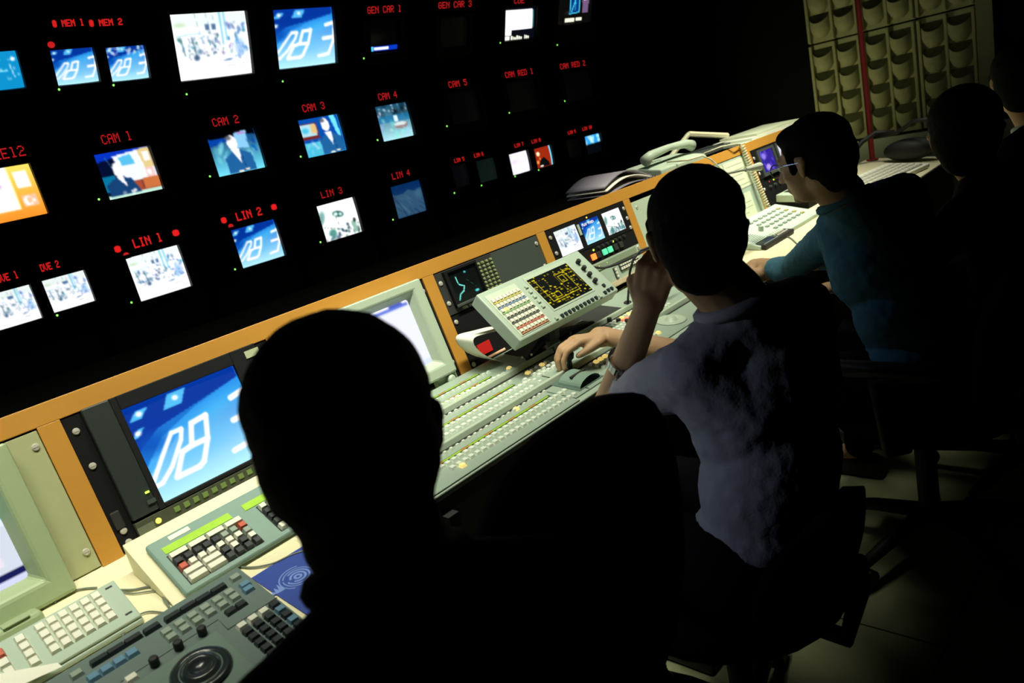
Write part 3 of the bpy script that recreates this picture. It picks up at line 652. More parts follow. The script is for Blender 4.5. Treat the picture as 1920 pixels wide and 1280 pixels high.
# control foot of that monitor, resting on the desk
cf = obj('control_foot', MB().box(-.15, .185, -.105, -.02, -.345, -.315), BEIGEM, t, bevel=.008)
obj('power_button', MB().box(.12, .165, -.107, -.06, -.316, -.312), BEIGEM, cf, bevel=.004)
for x in (.035, .062): obj('menu_button', MB().box(x, x + .024, -.107, -.085, -.316, -.312), BEIGEM, cf, bevel=.002)
obj('status_light', MB().sph((.10, -.09, -.314), .003, 8, 6), mat('olive_led', (.4, .5, .1), .4, emit=(.5, .7, .1), es=.4), cf)
# bay 1: rack video monitor
a1, b1 = bay(.6)
t = thing('rack_video_monitor', 'large black video monitor in the rack with the blue 08 3 clock filling its screen', 'monitor', HF, ((a1 + b1) / 2, .1, -.30))
obj('rack_ear', MB().box(a1 + g, .404, .003, .012, -.312, -.003), BLACK, t); obj('rack_ear', MB().box(.812, b1 - g, .003, .012, -.312, -.003), BLACK, t)
obj('casing', MB().box(.405, .811, .0, .28, -.258, -.004), CASE, t, bevel=.003)
obj('side_panel', MB().box(.405, .462, -.014, .0, -.258, .002), mat('dark_green_grey_panel', (.018, .026, .024), .5), t, bevel=.003)
obj('bezel', MB().box(.462, .476, -.014, .0, -.262, .002).box(.744, .811, -.014, .0, -.262, .002).box(.476, .744, -.014, 0, -.030, .002).box(.476, .744, -.014, 0, -.262, -.252), CASE, t, bevel=.002)
screen(t, pic_clock(132, 104), .476, .744, -.252, -.030, -.003, 1.15, .004)
st = obj('button_strip', MB().box(.405, .811, -.012, .004, -.292, -.264), mat('olive_grey_strip', (.05, .06, .035), .5), t, bevel=.001)
bt = meshof('strip_button', MB().frustum(0, 0, 0, .014, .012, .003, .001), mat('olive_green_button', (.14, .22, .06), .4)); bt.transform(Matrix.Rotation(R(90), 4, 'X'))
copies('strip_button', bt, st, [(.494 + .0223 * i, -.012, -.277) for i in range(14)])
obj('status_light', MB().sph((.450, -.013, -.281), (.006, .003, .006), 14, 8), LEDY, t, smooth=True)
obj('indicator_light', MB().box(.449, .457, -.017, -.014, -.216, -.212), LEDGB, t)
obj('power_button', MB().box(.444, .462, -.018, -.012, -.240, -.231), RACK2, t)
obj('nameplate', MB().box(.405, .440, -.0135, -.012, -.300, -.276), mat('grey_nameplate', (.12, .14, .09), .5), t)
obj('sticker', MB().box(.778, .815, -.0165, -.014, -.028, -.010), mat('pale_sticker', (.42, .48, .30), .5), t)
obj('slot_handle', MB().box(.372, .392, -.003, .003, -.262, -.222), DARKSLOT, t, bevel=.003)
copies('screw', SCREW, t, [(.384, .003, -.036), (.384, .003, -.116), (.384, .003, -.268), (.384, .003, -.295), (.835, .003, -.268), (.835, .003, -.036)])
# bay 2: computer monitor with white desktop
a2, b2 = bay(1.1)
panel('filler_panel', 'narrow black filler panel left of the second computer monitor', 'panel', a2 + g, .968, -.312, -.004, BLACK)
panel('filler_panel', 'narrow black filler panel with two screws right of the second computer monitor', 'panel', 1.346, b2 - g, -.312, -.004, BLACK, screws=[(1.364, -.036), (1.364, -.264)])
t = thing('computer_monitor', 'pale green grey computer monitor with a white desktop behind the nearest head', 'monitor', HF, (1.16, .1, -.30))
obj('casing', MB().box(.985, 1.33, .0, .28, -.29, -.012), PGREEN2, t, bevel=.008)
bezel(t, (.972, 1.343, -.288, .004), (1.035, 1.291, -.235, -.040), -.035, -.008, PGREEN2)
screen(t, pic_desktop(), 1.031, 1.295, -.239, -.036, -.005, 1.1, .004)
obj('stand_knob', MB().lathe((1.315, -.02, -.305), [(.012, 0), (.014, -.012), (.008, -.016)], 16, 'y').box(1.27, 1.345, -.02, .0, -.315, -.288), PGREEN2, t)
# bay 3: waveform scope, blank panels
a3, b3 = bay(1.6)
t = thing('waveform_scope', 'small waveform scope with a pale cyan trace and two columns of knobs', 'scope', HF, (1.56, .1, -.14))
obj('front_panel', MB().box(a3 + g, 1.672, .0, .010, -.136, -.003), RACK, t, bevel=.001); obj('casing', MB().box(a3 + .02, 1.66, .010, .26, -.13, -.01), BLACK, t)
obj('scope_hood', MB().box(1.452, 1.592, -.012, .0, -.013, -.006).box(1.452, 1.464, -.012, 0, -.122, -.013).box(1.586, 1.592, -.012, 0, -.122, -.013), BLACK, t)
obj('hood_lip', MB().box(1.452, 1.592, -.016, 0, -.122, -.113), RACK2, t, bevel=.002)
screen(t, pic_scope(), 1.464, 1.586, -.113, -.013, -.003, 1.1, .002)
kn = meshof('knob', MB().lathe((0, 0, 0), [(.0052, 0), (.0048, -.006), (.0035, -.0075), (.0008, -.008)], 10, 'y'), mat('olive_knob', (.22, .27, .12), .4))
copies('knob', kn, t, [(1.604 + .019 * i, .0, -.022 - .0125 * j) for i in range(4) for j in range(9)])
kb = meshof('push_button', MB().box(-.009, .009, -.006, 0, -.004, .004), KEYG); copies('push_button', kb, t, [(1.487, 0, -.129), (1.513, 0, -.129)])
copies('screw', SCREW, t, [(a3 + .013, 0, -.035), (a3 + .013, 0, -.100)])
panel('blank_panel', 'dark green grey blank panel beside the waveform scope', 'panel', 1.674, b3 - g, -.136, -.003, RACK2, screws=[(b3 - .014, -.030), (b3 - .014, -.112)], depth=None)
t = panel('blank_panel', 'black lower blank panel behind the tilted control panel', 'panel', a3 + g, b3 - g, -.225, -.139, BLACK, screws=[(a3 + .014, -.160)])
t = panel('counter_unit', 'black rack unit with a glowing red window behind the curled paper', 'rack unit', a3 + g, b3 - g, -.312, -.228, BLACK, screws=[(a3 + .014, -.240), (a3 + .014, -.256), (a3 + .014, -.300)])
obj('red_window', MB().box(1.475, 1.53, .0, .003, -.288, -.252), mat('red_window', (.3, .01, .01), .3, emit=(.8, .03, .02), es=.3), t)
# bay 4: triple monitor unit
a4, b4 = bay(2.2)
t = thing('triple_monitor_unit', 'black rack unit with three small picture screens in a row', 'monitor', HF, ((a4 + b4) / 2, .1, -.12))
obj('front_panel', MB().box(a4 + g, b4 - g, .0, .008, -.118, -.003), BLACK, t, bevel=.001); obj('casing', MB().box(a4 + .02, b4 - .02, .008, .25, -.11, -.01), BLACK, t)
screen(t, pic_street(44, 36, 5, 1, 'CAM 1'), 1.990, 2.112, -.108, -.016, -.001, 1.1, .003, label='screen with a bleached street')
c_ = pic_clock(48, 38); c_.text('PLAY VIDEO', .08, .10, .10, (1, 1, 1)); screen(t, c_, 2.140, 2.250, -.105, -.018, -.001, 1.1, .003, label='screen with a blue clock')
screen(t, pic_umbrella(True), 2.278, 2.390, -.104, -.018, -.001, 1.1, .003, label='screen with a white umbrella')
obj('label_strip', MB().box(2.120, 2.133, -.003, 0, -.062, -.022), PGREEN, t)
obj('status_light', MB().sph((2.190, -.001, -.010), .003, 8, 6), mat('amber_led', (.6, .4, .05), .4, emit=(1, .6, .05), es=2), t)
copies('screw', SCREW, t, [(a4 + .016, 0, -.030), (a4 + .016, 0, -.088), (b4 - .014, 0, -.030), (b4 - .014, 0, -.070), (b4 - .014, 0, -.108)])
t = thing('button_unit', 'black rack unit with a glowing orange red button and two green ones', 'rack unit', HF, ((a4 + b4) / 2, .1, -.176))
obj('front_panel', MB().box(a4 + g, b4 - g, .0, .008, -.176, -.120), BLACK, t)
for x, m_ in ((2.145, mat('red_glow_button', (.8, .1, .02), .3, emit=(1, .13, .02), es=3.0)), (2.175, RACK), (2.215, mat('green_glow_button', (.1, .6, .3), .3, emit=(.08, .75, .35), es=.9)), (2.25, MATS['green_glow_button']), (2.285, RACK), (2.32, RACK)):
    obj('square_button', MB().box(x - .012, x + .012, -.008, 0, -.164, -.142), m_, t, bevel=.002)
for x in (2.16, 2.285): obj('status_light', MB().sph((x, -.001, -.130), .0035, 8, 6), LEDGB, t)
for k in range(7): obj('small_knob', MB().lathe((2.19 + .028 * k, 0, -.128), [(.006, 0), (.005, -.007), (.001, -.008)], 10, 'y'), RACK, t)
t = thing('key_panel_unit', 'pale green rack unit with white keys and a red lit strip', 'rack unit', HF, ((a4 + b4) / 2, .1, -.29))
obj('front_panel', MB().box(a4 + g, b4 - g, .0, .008, -.290, -.178), PGREEN, t)
for x in (2.155, 2.205): obj('status_light', MB().sph((x, -.001, -.192), .0035, 8, 6), LEDGB, t)
obj('upper_strip', MB().box(2.10, 2.40, -.004, 0, -.206, -.184), mat('mid_green_panel', (.22, .28, .19), .5), t)
obj('key_field', MB().box(2.265, 2.395, -.003, 0, -.246, -.214), DARKSLOT, t)
wk = meshof('white_key', MB().box(-.005, .005, -.008, -.003, -.005, .005), KEYW); copies('white_key', wk, t, [(2.273 + .0143 * i, 0, -.222 - .015 * j) for i in range(9) for j in range(2)])
obj('fader_slot', MB().box(2.225, 2.243, -.003, 0, -.262, -.222), DARKSLOT, t); copies('white_key', wk, t, [(2.234, 0, -.229), (2.234, 0, -.242), (2.234, 0, -.255)])
obj('lit_strip', MB().box(2.13, 2.42, -.005, 0, -.287, -.270), mat('pale_salmon_strip', (.62, .5, .32), .4), t); obj('red_strip_end', MB().box(2.36, 2.42, -.009, -.005, -.287, -.268), mat('red_glow_strip', (.7, .2, .1), .4, emit=(1, .12, .06), es=.9), t, bevel=.003)
copies('screw', SCREW, t, [(b4 - .014, 0, -.190), (b4 - .014, 0, -.245), (b4 - .014, 0, -.258), (b4 - .014, 0, -.280)])
# bays 5-8
a5, b5 = bay(2.7); t = panel('blank_panel', 'pale green blank panel behind the second head', 'panel', a5 + g, b5 - g, -.312, -.020, PGREEN2, screws=[(a5 + .03, -.045)])
a6, b6 = bay(3.2); panel('blank_panel', 'pale panel covered by pinned plans beside the coiled cord', 'panel', a6 + g, b6 - g, -.312, -.003, PGREEN)
for k, (x0, x1, z0, z1) in enumerate(((a6 + .02, a6 + .23, -.17, -.015), (a6 + .24, a6 + .46, -.15, -.012), (a6 + .10, a6 + .40, -.305, -.175))):
    o = obj('pinned_plan', MB(), PAPER); bpy.data.objects.remove(o)
    t = thing('pinned_plan', ('left upper sheet of a pale plan fixed to the rack panel', 'right upper sheet of a pale plan beside the coiled cord', 'lower wide sheet of a pale plan fixed to the rack panel')[k], 'paper', HF, ((x0 + x1) / 2, .001, z0))
    obj('sheet', MB().box(x0, x1, .0005, .002, z0, z1), mat('pale_green_paper', (.62, .68, .48), .7), t)
    mb = MB(); rr = random.Random(k)
    for q in range(5): zz = z0 + (z1 - z0) * (q + .6) / 5.5; mb.box(x0 + .015, x1 - .015 - rr.uniform(0, .06), -.0001, .0005, zz, zz + .0012)
    obj('printed_lines', mb, RACK2, t)
a7, b7 = bay(3.7)
t = thing('twin_monitor_unit', 'black rack unit with a purple picture and a white one at the far end', 'monitor', HF, ((a7 + b7) / 2, .1, -.15))
obj('front_panel', MB().box(a7 + g, b7 - g, .0, .008, -.150, -.003), BLACK, t, bevel=.001); obj('casing', MB().box(a7 + .02, b7 - .02, .008, .25, -.14, -.01), BLACK, t)
for k, (x0, x1, cv_, lb) in enumerate(((a7 + .065, a7 + .215, pic_purple(), 'purple screen'), (a7 + .275, a7 + .43, pic_white(), 'white screen'))):
    obj('bezel', MB().box(x0 - .02, x0, -.01, 0, -.145, -.010).box(x1, x1 + .02, -.01, 0, -.145, -.010).box(x0, x1, -.01, 0, -.022, -.010).box(x0, x1, -.01, 0, -.145, -.128), RACK2, t)
    screen(t, cv_, x0, x1, -.128, -.022, -.002, 1.0, .003, label=lb)
copies('screw', SCREW, t, [(a7 + .016, 0, -.04), (a7 + .016, 0, -.12)])
t = panel('rack_unit', 'dark rack unit with small red and green lights under the purple picture', 'rack unit', a7 + g, b7 - g, -.312, -.153, BLACK, screws=[(a7 + .016, -.20)])
for k in range(6): obj('small_knob', MB().lathe((a7 + .08 + .055 * k, .003, -.20), [(.008, 0), (.007, -.010), (.001, -.012)], 10, 'y'), RACK2, t)
for k in range(3): obj('status_light', MB().sph((a7 + .09 + .05 * k, .002, -.175), .003, 8, 6), (LEDR, LEDGB, LEDR)[k], t)
am, bm = bay(-.5); panel('blank_panel', 'dark blank panel left of the beige computer monitor', 'panel', am + g, bm - g, -.312, -.003, RACK2)
a8, b8 = SL[10]; 
if b8 < XR: panel('blank_panel', 'dark blank panel at the far end of the rack', 'panel', a8 + g, b8 - g, -.312, -.003, RACK2)
# ------------------------------------------------------------------ things on the desk
DMI = DF.m.inverted()
def desk_under(F, y, z):
    """local (y, z) on the desk top straight under a local point"""
    p = F.m @ Vector((0, y, z)); q = DMI @ p; dz = -q.z / math.cos(R(DT)); p2 = Vector((p.x, p.y, p.z + dz + .0006)); l = F.inv @ p2
    return (l.y, l.z)
def wedge(name, F, x0, x1, y0, y1, z, m, parent, bevel=.003):
    a, b_ = desk_under(F, y0, z), desk_under(F, y1, z)
    return obj(name, MB().prism([(y0, z), a, b_, (y1, z)], x0, x1, 'x'), m, parent, bevel=bevel)
def keyset(parent, items, kind='key'):
    """items: (x, y, z, w, d, h, material)"""
    cache = {}
    for x, y, z, w_, d_, h_, m in items:
        k = (round(w_, 4), round(d_, 4), h_, m.name)
        if k not in cache: cache[k] = key_mesh(kind, w_, d_, h_, m, min(w_, d_) * .14)
        copies(kind, cache[k], parent, [(x, y, z)])
k3 = lambda x, y: (250 + x / 5.333, 900 + y / 5.333)
k2 = lambda x, y: (x / 5.567, 1050 + y / 5.567)
k7 = lambda x, y: (x / 2.825, 827 + y / 2.825)
c4 = lambda x, y: (800 + x / 4.571, 460 + y / 4.571)
# caption keyboard on its cream wedge
TF1 = Frame((0.4, 1.55, .76), 25); zc = .05
rim = [TF1.uv(*k3(0, 615), zc), TF1.uv(*k3(420, 1230), zc)]
t = thing('keyboard_wedge', 'cream sloping wedge box carrying the teal caption keyboard', 'stand', TF1, (.12, -.05, zc - .05))
xl = -.052
wedge('box', TF1, xl, .345, -.162, .058, zc - .016, CREAM, t, .004)
t = thing('caption_keyboard', 'teal caption keyboard with green display and black, white and red keys', 'keyboard', TF1, (.12, -.06, zc - .016))
obj('housing', MB().box(-.028, .33, -.147, .014, zc - .0155, zc), TEAL, t, bevel=.007, segs=3)
obj('key_well', MB().box(-.010, .147, -.133, -.041, zc, zc + .0012), DARKSLOT, t); obj('key_well', MB().box(.186, .262, -.133, -.041, zc, zc + .0012), DARKSLOT, t)
obj('display', MB().box(-.008, .135, -.036, -.017, zc, zc + .0018), LCDG, t, label='lit green character display'); obj('display', MB().box(.165, .262, -.036, -.017, zc, zc + .0018), LCDG, t, label='lit green number display')
obj('sticker', MB().box(.015, .058, -.008, .004, zc, zc + .001), PAPER, t)
its = []; p_ = .01945; X = lambda c: -.0095 + p_ * (c + .5); Y = lambda r_: -.0435 - .0182 * (r_ + .5)
for c in range(4): its.append((X(2 * c + .5), Y(0), zc, .037, .016, .010, KEYW))
for r_, row in ((1, 'KKKKKGGR'), (2, 'RWWWWWWG'), (3, '....KWKW'), (4, '....KKKK')):
    for c, ch in enumerate(row):
        if ch != '.': its.append((X(c), Y(r_), zc, .0168, .016, .010, {'K': KEYB, 'G': KEYG, 'R': KEYR, 'W': KEYW}[ch]))
for r_ in (3, 4):
    for c in (0, 2): its.append((X(c + .5), Y(r_), zc, .037, .016, .010, KEYW))
for r_ in range(5):
    for c in range(4): its.append((.196 + p_ * c, Y(r_), zc, .0168, .016, .010, KEYW if r_ in (0, 4) and c < 2 else KEYB))
keyset(t, its)
# white keypad
TF2 = Frame((0.2, 1.45, .74), 25); zc = .02
t = thing('white_key_keyboard', 'pale green keyboard with rows of square white keys at the lower left', 'keyboard', TF2, (-.1, .02, .0))
wedge('housing', TF2, -.36, .097, -.034, .080, zc - .006, PGREEN, t, .004); obj('top_plate', MB().box(-.36, .096, -.030, .078, zc - .006, zc), PGREEN, t, bevel=.002)
for y in (.066, -.012): obj('slot', MB().box(.076, .088, y - .002, y + .002, zc, zc + .0006), DARKSLOT, t)
its = []
for c in range(6):
    for r_ in range(4): its.append((-.038 + .019 * c, .0595 - .0198 * r_, zc, .0172, .0178, .007, KEYW))
for r_ in range(4): its.append((-.0705, .0575 - .0198 * r_, zc, .0172, .0178, .007, KEYW))
for c in range(10):
    for r_ in range(4): its.append((-.106 - .0215 * c, .050 - .0225 * r_, zc, .018, .019, .008, KEYR if (c == 0 and r_ == 0) else KEYW))
keyset(t, its)
# cards lying at the left end of that keyboard
t = thing('card', 'blank white card lying over the front left of the white key keyboard', 'card', TF2, (-.11, -.05, zc + .008))
a, b_, c, d = TF2.uv(*k2(600, 1070), zc + .009), TF2.uv(*k2(650, 1110), zc + .009), TF2.uv(-40, 1320, zc + .009), TF2.uv(-30, 1268, zc + .009)
obj('sheet', MB().prism([(a.x, a.y), (d.x, d.y), (c.x, c.y), (b_.x, b_.y)], zc + .0085, zc + .0095), PAPER, t)
# edit controller
TF3 = Frame((0.3, 1.25, .73), 12); zc = .03
t = thing('edit_controller', 'slate grey edit controller with a jog wheel, knobs and blue keys in the foreground', 'controller', TF3, (0, -.05, .0))
wedge('housing', TF3, -.36, .151, -.24, .078, zc - .004, SLATE, t, .004); obj('top_plate', MB().box(-.36, .150, -.239, .077, zc - .004, zc), SLATE, t, bevel=.006)
its = []
q = [TF3.uv(*k7(x, y), zc) for x, y in ((1160, 790), (1080, 838), (1000, 885), (918, 935), (808, 1000), (710, 1055), (620, 1110), (530, 1165))]
for v in q: its.append((v.x, v.y, zc, .0285, .0125, .008, KEYB))
for c in range(6):
    a_, b_ = TF3.uv(*k7(885, 1015), zc), TF3.uv(*k7(1225, 815), zc)
    for r_ in range(2): its.append((a_.x + (b_.x - a_.x) * c / 5 , a_.y - .0185 * r_, zc, .0185, .0160, .0065, KEYG))
for c in range(4):
    a_, b_ = TF3.uv(*k7(500, 1255), zc), TF3.uv(*k7(705, 1130), zc); its.append((a_.x + (b_.x - a_.x) * c / 3, a_.y, zc, .0195, .0165, .0065, KEYBL))
for (x, y), m_ in (((1248, 728), KEYG), ((1300, 765), KEYBL), ((1318, 790), KEYBL), ((1225, 905), KEYB), ((1280, 870), KEYB), ((410, 1240), KEYG), ((700, 1262), KEYW)):
    v = TF3.uv(*k7(x, y), zc); its.append((v.x, v.y, zc, .0195, .015, .0065, m_))
a_ = TF3.uv(*k7(1285, 985), zc)
for c in range(8):
    for r_ in range(6):
        x, y = a_.x + .0205 * c, a_.y - .0187 * r_
        if x < .142: its.append((x, y, zc, .0175, .015, .007, KEYW if r_ == 0 and c < 3 else (KEYBL if (c + r_) % 2 == 0 and c > 2 else KEYB)))
keyset(t, its)
wc = TF3.uv(*k7(1060, 1225), zc); wc = Vector((wc.x + .002, wc.y - .002, zc))
obj('wheel_plate', MB().box(wc.x - .10, wc.x + .058, wc.y - .075, wc.y + .062, zc, zc + .002), mat('grey_green_plate', (.15, .22, .18), .35), t, bevel=.0015)
jw = obj('jog_wheel', MB().lathe((wc.x, wc.y, zc + .002), [(.046, 0), (.046, .006), (.043, .009), (.034, .009), (.031, .005), (.029, .005), (.027, .012), (.018, .0135), (.016, .009), (.001, .006)], 48), mat('black_gloss_wheel', (.02, .028, .028), .22), t, smooth=True)
obj('wheel_ring', MB().lathe((wc.x, wc.y, zc + .0045), [(.0335, 0), (.0335, .0045), (.0315, .0055), (.0300, .0015)], 48), mat('grey_wheel_ring', (.16, .22, .2), .3), jw)
for x, y in ((1075, 1022), (950, 1098), (823, 1185)):
    v = TF3.uv(*k7(x, y), zc); obj('knob', MB().lathe((v.x, v.y, zc), [(.0075, 0), (.0075, .014), (.006, .016), (.001, .0165)], 20), RUBBER, t, smooth=False)
l0, l1 = TF3.uv(*k7(640, 1275), zc), TF3.uv(*k7(1160, 948), zc); l2 = TF3.uv(*k7(1208, 998), zc)
obj('panel_joint', MB().tube([(l0.x, l0.y, zc), (l1.x, l0.y, zc), (l2.x, l2.y, zc)], .0008, 6).box(l2.x, .15, l2.y - .0008, l2.y + .0008, zc - .0005, zc + .0008), DARKSLOT, t)
# blue pad with a white spiral
v0 = DF.uv(483, 1078, .002); v1 = DF.uv(559, 1081, .002)
t = thing('mouse_pad', 'blue mouse pad printed with pale concentric rings and a wave', 'mouse pad', DF, (v1.x + .03, v1.y - .05, 0))
px0 = v0.x - .012; ptop = v0.y + .002
obj('pad', MB().box(px0, px0 + .22, ptop - .20, ptop, .0004, .003), mat('blue_pad', (.022, .055, .30), .7), t)
def ring(mb, c, r0, r1, a0, a1, z, n=40):
    vs = []; 
    for i in range(n + 1):
        a = R(a0 + (a1 - a0) * i / n); vs += [(c[0] + r0 * math.cos(a), c[1] + r0 * math.sin(a), z), (c[0] + r1 * math.cos(a), c[1] + r1 * math.sin(a), z)]
    return mb.add(vs, [(2 * i, 2 * i + 1, 2 * i + 3, 2 * i + 2) for i in range(n)])
mb = MB(); z_ = .0033
ring(mb, v1, .0035, .0085, 0, 360, z_); ring(mb, v1, .012, .0165, -150, 170, z_); ring(mb, v1, .020, .0235, -180, 120, z_); ring(mb, v1, .027, .0295, -200, 150, z_); ring(mb, v1, .034, .0365, 60, 230, z_)
mb.add([(v1.x - .06, v1.y - .008, z_), (v1.x - .055, v1.y + .003, z_), (v1.x - .052, v1.y - .006, z_), (v1.x - .047, v1.y + .010, z_), (v1.x - .044, v1.y - .004, z_), (v1.x - .038, v1.y + .016, z_), (v1.x - .036, v1.y - .006, z_), (v1.x - .030, v1.y - .012, z_), (v1.x - .045, v1.y - .012, z_)], [(8, 7, 6, 5, 4, 3, 2, 1, 0)])
ring(mb, v1, .0295, .06, -75, -20, z_)
obj('printed_rings', mb, mat('pale_blue_print', (.16, .26, .62), .7), t)
# cables
def cable(label, pts, r, m=CABLE, F=DF, off=.004, name='cable'):
    q = [F.uv(p[0], p[1], off if len(p) < 3 else p[2]) for p in pts]
    # smooth through the points
    out = []
    for i in range(len(q) - 1):
        p0, p1, p2, p3 = q[max(i - 1, 0)], q[i], q[i + 1], q[min(i + 2, len(q) - 1)]
        for k in range(6):
            s_ = k / 6; out.append(.5 * ((2 * p1) + (p2 - p0) * s_ + (2 * p0 - 5 * p1 + 4 * p2 - p3) * s_ ** 2 + (3 * p1 - p0 - 3 * p2 + p3) * s_ ** 3))
    out.append(q[-1]); t = thing(name, label, 'cable', F, tuple(out[0])); obj('cord', MB().tube(out, r, 8), m, t, smooth=True); return t
cable('grey cable leaving the beige monitor foot towards the white key keyboard', [k2(575, 440), k2(600, 370), k2(700, 330), k2(880, 295), k2(1010, 285)], .002)
cable('grey cable running from the white key keyboard to the cream wedge', [k2(1260, 308), k2(1400, 305), k2(1560, 275), k2(1660, 300), k2(1700, 360), k2(1765, 490)], .0022)
cable('thinner grey cable looping beside the first one near the cream wedge', [k2(1270, 325), k2(1390, 345), k2(1600, 320), k2(1690, 335), k2(1710, 420), k2(1780, 500)], .0016)
cable('short grey cable curving to the back of the edit controller', [k2(1280, 790), k2(1350, 660), k2(1450, 570), k2(1560, 535), k2(1700, 545)], .0016)
cable('grey cable behind the teal keyboard ending at the head', [k3(1080, 868), k3(1220, 868), k3(1400, 830), k3(1560, 755), k3(1720, 700)], .002)

# ------------------------------------------------------------------ vision mixer
SWZ = .02
sw = thing('vision_mixer', 'long pale green vision mixer desk with rows of clear buttons', 'mixer', DF, (1.5, -.25, .0))
sx0, sx1 = .80, 2.32
front = -.472
obj('base', MB().box(sx0, sx1, front, -.035, .0005, SWZ - .004), PGREEN, sw, bevel=.003)
obj('rear_deck', MB().box(sx0, sx1, -.178, -.036, SWZ - .004, SWZ), DECK, sw)
obj('middle_deck', MB().box(sx0, sx1, -.322, -.196, SWZ - .004, SWZ), DECK, sw); obj('front_deck', MB().box(sx0, 1.36, front + .004, -.345, SWZ - .004, SWZ), DECK, sw); obj('front_deck', MB().box(1.365, sx1, front + .02, -.345, SWZ - .004, SWZ), DECK, sw)
for y in (-.187, -.333): obj('long_bar', MB().prism([(y - .004, SWZ - .004), (y + .012, SWZ - .004), (y + .012, SWZ + .013), (y + .002, SWZ + .013)], sx0, sx1, 'x'), PGREEN2, sw, bevel=.002); obj('bar_groove', MB().box(sx0, sx1, y - .012, y - .004, SWZ - .004, SWZ + .0006), DARKSLOT, sw)
btn = []
def brow(p0, p1, xstart, pitch=.0195, wd=.0165, dp=.0150, m=KEYT, z=SWZ):
    a_, b_ = DF.uv(*p0, z), DF.uv(*p1, z); x = b_.x
    while x > xstart:
        y = b_.y + (a_.y - b_.y) * (b_.x - x) / (b_.x - a_.x) if abs(a_.x - b_.x) > .01 else a_.y
        btn.append((x, y, wd, dp, m)); x -= pitch
def strip(p0, p1, xs):
    b_ = DF.uv(*p1, SWZ); a_ = DF.uv(*p0, SWZ); y = (a_.y + b_.y) / 2
    st = obj('name_strip', MB().box(xs, b_.x, y - .0052, y + .0052, SWZ, SWZ + .001), DARKSLOT, sw); mb = MB(); mb2 = MB(); x = xs + .004; i = 0
    while x < b_.x - .006:
        (mb if (i // 6) % 3 != 1 else mb2).box(x, x + .0034, y - .0030, y + .0034, SWZ + .001, SWZ + .0016); x += .0046; i += 1
    n1 = len(mb.f); mb.add(mb2.v, mb2.f)
    oc = obj('lit_characters', mb, mat('green_strip_glow', (.2, .3, .02), .4, emit=(.30, .62, .02), es=.55), st); oc.data.materials.append(mat('amber_strip_glow', (.3, .15, .02), .4, emit=(.52, .30, .03), es=.5))
    for k_, p_ in enumerate(oc.data.polygons): p_.material_index = 0 if k_ < n1 else 1
brow((854, 839), (1021, 736), .93, .0205, .012, .010); strip((854, 851), (1031, 742), .90); brow((858, 859), (1059, 734), .93); brow((858, 873), (1076, 741), .93)
brow((830, 785), (957, 717), 1.02, .0205, .012, .010); strip((830, 797), (966, 722), 1.0); brow((832, 806), (985, 720), 1.02); brow((839, 816), (997, 727), 1.02)
strip((823, 742), (897, 701), 1.1); brow((825, 748), (916, 699), 1.12, .0205, .012, .010); strip((823, 760), (920, 706), 1.1); brow((825, 763), (963, 693), 1.12)
for p in ((985, 713), (993, 716), (1003, 714), (1013, 717)): v = DF.uv(*p, SWZ); btn.append((v.x, v.y, .016, .012, KEYT))
for p in ((865, 735 + 15), (968, 768), (868, 874), (955, 691)): v = DF.uv(*p, SWZ); btn.append((v.x, v.y, .0150, .0135, KEYY))
# transition area to the right: dense small buttons behind the joystick
rr = random.Random(3)
for i in range(22):
    for j in range(5):
        x, y = 1.66 + .0205 * i, -.215 - .020 * j
        m_ = KEYT
        if rr.random() < .14: m_ = KEYY
        if (i, j) in ((12, 1), (13, 1), (14, 2), (13, 2)): m_ = mat('lit_red_button', (.8, .3, .2), .3, emit=(1, .25, .15), es=.5)
        btn.append((x, y, .0155, .0145, m_))
for i in range(14):
    for j in range(3): btn.append((1.56 + .022 * i, -.36 - .022 * j, .0155, .0145, KEYY if rr.random() < .12 else KEYT))
for i in range(5):
    for j in range(3): btn.append((1.44 + .021 * i, -.222 - .022 * j, .0155, .0145, KEYY if (i, j) in ((0, 0), (3, 0)) else KEYT))
def bw(b_): return DF.m @ Vector((b_[0], b_[1], SWZ))
vis = []
for b_ in btn:
    P = bw(b_); d = P - Vector((0, 0, EYE)); c = (d.dot(right), d.dot(down), d.dot(fwd)); px = c[0] / c[2] * FPX + 960; vis.append((0 if 815 < px < 1240 else 1, c[2], b_))
vis.sort(key=lambda q: (q[0], q[1]))
cache = {}
for _, _, (x, y, wd, dp, m_) in vis[:100]:
    k = (wd, dp, m_.name)
    if k not in cache: cache[k] = key_mesh('button', wd, dp, .0065, m_, .0025)
    copies('button', cache[k], sw, [(x, y, SWZ)])
mbs = {}
for _, _, (x, y, wd, dp, m_) in vis[100:]: mbs.setdefault(m_.name, MB()).frustum(x, y, SWZ, wd, dp, .0065, .0025)
allb = MB(); mats_ = []; idx = []
for nm, b_ in mbs.items():
    n0 = len(allb.f); allb.add(b_.v, b_.f); mats_.append(MATS[nm]); idx += [len(mats_) - 1] * (len(allb.f) - n0)
o = obj('button', allb, mats_[0], sw)
for m_ in mats_[1:]: o.data.materials.append(m_)
for p_i, mi in zip(o.data.polygons, idx): p_i.material_index = mi
o['kind'] = 'stuff'
